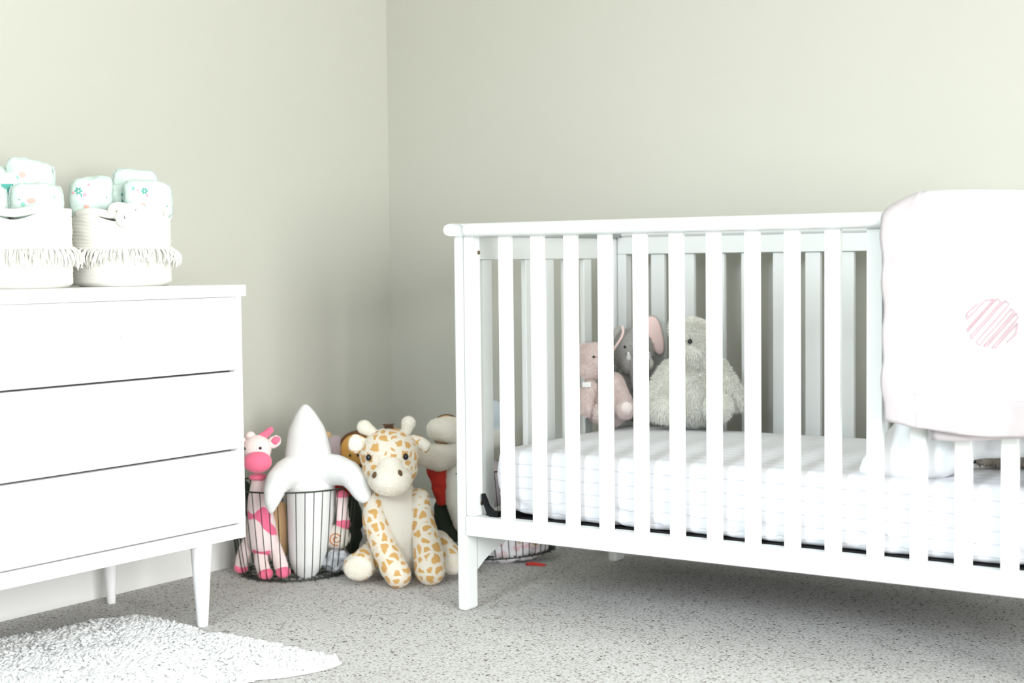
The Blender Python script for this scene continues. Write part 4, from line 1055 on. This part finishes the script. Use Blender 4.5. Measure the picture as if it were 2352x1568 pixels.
    o = blob('plush_bear', [E((0, 0, 0), (0.022, 0.020, 0.05)), E((0.002, 0, 0.045), (0.014, 0.010, 0.012))], 'tan', loc=wl(757, 1035, -0.10), rot=(0, 0, rz)); tag(o, 'tan plush showing only its tip behind the white whale', 'stuffed toy')
    o = blob('plush_doll', [CH(((0, 0, 0.02), 0.016), ((0, 0, -0.03), 0.018)), E((0.002, -0.004, -0.052), (0.022, 0.02, 0.02))], ['palepink', 'hotpink'], matfn=lambda c, n: 1 if (c.z > 0.018 or c.z < -0.042) else 0, loc=wl(786, 1160, 0.045), rot=(0, 0, rz))
    tag(o, 'pink plush doll with hot pink ends inside the basket under the whale flipper', 'stuffed toy')
    o = blob('plush_ball', [E((0, 0, 0), (0.036, 0.032, 0.034))], 'cream', loc=wl(774, 1236, 0.050), rot=(0, 0, rz))
    tag(o, 'cream plush ball with an orange-brown stitched spiral low in the wire basket', 'toy ball')
    mb = MB(); sp = []
    for q in range(52):
        t = q / 51; a = 0.6 + t * 3.4 * PI; r_ = 0.003 + 0.015 * t
        xx, zz = -0.004 + r_ * math.cos(a), r_ * math.sin(a); yy = -0.032 * math.sqrt(max(0, 1 - (xx / 0.036) ** 2 - (zz / 0.034) ** 2)) - 0.0005
        sp.append((xx, yy, zz))
    mb.tube(sp, 0.0016, 6); mb.put('stitched_spiral', 'swirl', o, sm=True)
    o = blob('crumpled_wrap', [E((0, 0, 0), (0.045, 0.03, 0.028)), E((0.01, -0.01, 0.012), (0.025, 0.02, 0.022))], 'silver', wob=0.012, wobf=45, loc=wl(772, 1293, 0.070), rot=(0, 0, rz)); tag(o, 'crumpled silver grey cloth at the bottom of the wire basket beside the giraffe foot', 'cloth')
    o = blob('dark_pouch', [E((0, 0, 0), (0.024, 0.02, 0.05))], 'darkcloth', loc=wl(566, 1140, 0.0), rot=(0, 0, rz)); tag(o, 'black cloth pouch at the left inside the wire basket by the dresser', 'pouch')
    o = blob('plush_puppy', [E((0, 0, 0), (0.032, 0.024, 0.075))], 'tan', loc=wl(650, 1215, 0.0), rot=(0, 0, rz)); tag(o, 'tan plush deep in the wire basket between pink giraffe and whale', 'stuffed toy')
    o = blob('grey_scarf', [E((0, 0, 0), (0.026, 0.03, 0.08)), E((0.004, 0, 0.03), (0.02, 0.02, 0.03))], 'darkcloth', wob=0.008, loc=wl(812, 1210, -0.02), rot=(0, 0, rz)); tag(o, 'dark cloth along the right side of the wire basket behind the giraffe', 'cloth')
toybox1()
B2 = (0.560, -0.235)
def toybox2():
    x, y = B2; rz = facing(x, y); k = 0.001195
    tilt = (0, math.radians(-9), 0)
    wire_basket((0.580, -0.232, 0.0130), (0, math.radians(-5), 0.05), 'dark wire basket of stuffed toys tilting beside the crib end, behind the giraffe', R1=0.165, R0=0.135, H=0.24)
    P = local(1149, 1281, k, 0.19)
    m = Matrix.Translation((x, y, 0.0)) @ Matrix.Rotation(rz, 4, 'Z')
    def wl(a, b, d): return tuple(m @ Vector(P(a, b, d)))
    e = empty('plush_lamb', (x, y, 0.01), 'cream plush with a long rounded snout and hanging arm, right behind the spotted giraffe', 'stuffed toy', rz)
    P2 = local(1149, 1281, k, 0.19)
    def Q(a, b, d): q = P2(a, b, d); return (q[0], q[1], q[2] - 0.01)
    blob('body', [CH((Q(1055, 1040, 0.07), 0.034), (Q(1058, 1090, 0.08), 0.040), (Q(1060, 1150, 0.09), 0.038), (Q(1070, 1200, 0.09), 0.030))], 'cream', e, fuzz=(6000, 0.003, 0.001))
    blob('head', [CH((Q(1012, 990, 0.10), 0.029), (Q(1035, 990, 0.09), 0.034), (Q(1060, 993, 0.07), 0.036))], 'cream', e, fuzz=(6000, 0.003, 0.001))
    blob('arm', [CH((Q(1045, 1050, 0.09), 0.030), (Q(1015, 1055, 0.125), 0.036), (Q(988, 1050, 0.135), 0.032), (Q(975, 1040, 0.13), 0.026))], 'cream', e, fuzz=(6000, 0.003, 0.001))
    e = empty('plush_monkey', (x, y, 0.01), 'plush monkey with tan face and brown hood behind the cream snout', 'stuffed toy', rz)
    hd = blob('head', [E(Q(1030, 990, 0.03), (0.040, 0.025, 0.044))], 'tan', e)
    blob('hood', [E(Q(1031, 988, 0.012), (0.045, 0.022, 0.048))], 'hair', hd)
    blob('body', [E(Q(1045, 1080, 0.0), (0.035, 0.03, 0.07))], 'hair', e)
    o = blob('red_cloth', [CH(((0, 0, 0.05), 0.030), ((0.004, 0, 0.0), 0.024), ((0.008, 0, -0.04), 0.012))], 'red', wob=0.006, wobf=60, loc=wl(1012, 1120, 0.085), rot=(0, 0, rz)); tag(o, 'red cloth inside the tilted wire basket under the cream arm', 'cloth')
    o = blob('dark_cloth', [E((0, 0, 0), (0.03, 0.03, 0.055)), E((0.03, 0.01, -0.03), (0.03, 0.03, 0.04))], 'darkcloth', wob=0.006, loc=wl(1022, 1185, 0.05), rot=(0, 0, rz)); tag(o, 'dark green cloth low in the tilted wire basket behind the giraffe', 'cloth')
    o = blob('printed_swaddle', [CH(((-0.085, 0.02, 0.0), 0.028), ((-0.03, -0.01, -0.002), 0.036), ((0.03, -0.012, 0.0), 0.038), ((0.075, 0.015, 0.006), 0.032))], 'swaddle', wob=0.010, wobf=38, sm=3, loc=wl(1180, 1257, 0.050), rot=(0, -0.14, rz))
    tag(o, 'crumpled pink, white and tan printed cloth in the basket bottom seen under the crib', 'cloth')
    # wires pressed against the cloth and red ribbon end
    o2 = MB(); o2.tube([(0.02, 0, 0.0), (0.04, -0.006, 0.002), (0.062, -0.008, -0.001), (0.075, -0.006, -0.002)], [0.004, 0.005, 0.004, 0.0015], 6)
    o3 = o2.put('red_ribbon', 'red', sm=True, loc=wl(1190, 1296, 0.115), rot=(0, 0, rz)); tag(o3, 'red ribbon end lying on the carpet under the crib beside the printed cloth', 'ribbon')
    o = blob('plush_bunny', [E((0, 0, 0), (0.032, 0.026, 0.05)), E((0.0, 0, -0.045), (0.038, 0.03, 0.04))], ['bluegrey', 'cream'], matfn=lambda c, n: 1 if c.z < -0.03 else 0, loc=wl(1142, 960, 0.0), rot=(0, 0, rz)); tag(o, 'pale blue-grey plush standing in the tilted wire basket, seen through the crib slats', 'stuffed toy')
    o = blob('plush_pillow', [E((0, 0, 0), (0.07, 0.06, 0.07))], 'lavender', loc=wl(1120, 1110, 0.0), rot=(0, 0, rz)); tag(o, 'dusky plush filling the middle of the tilted wire basket beside the crib', 'stuffed toy')
toybox2()
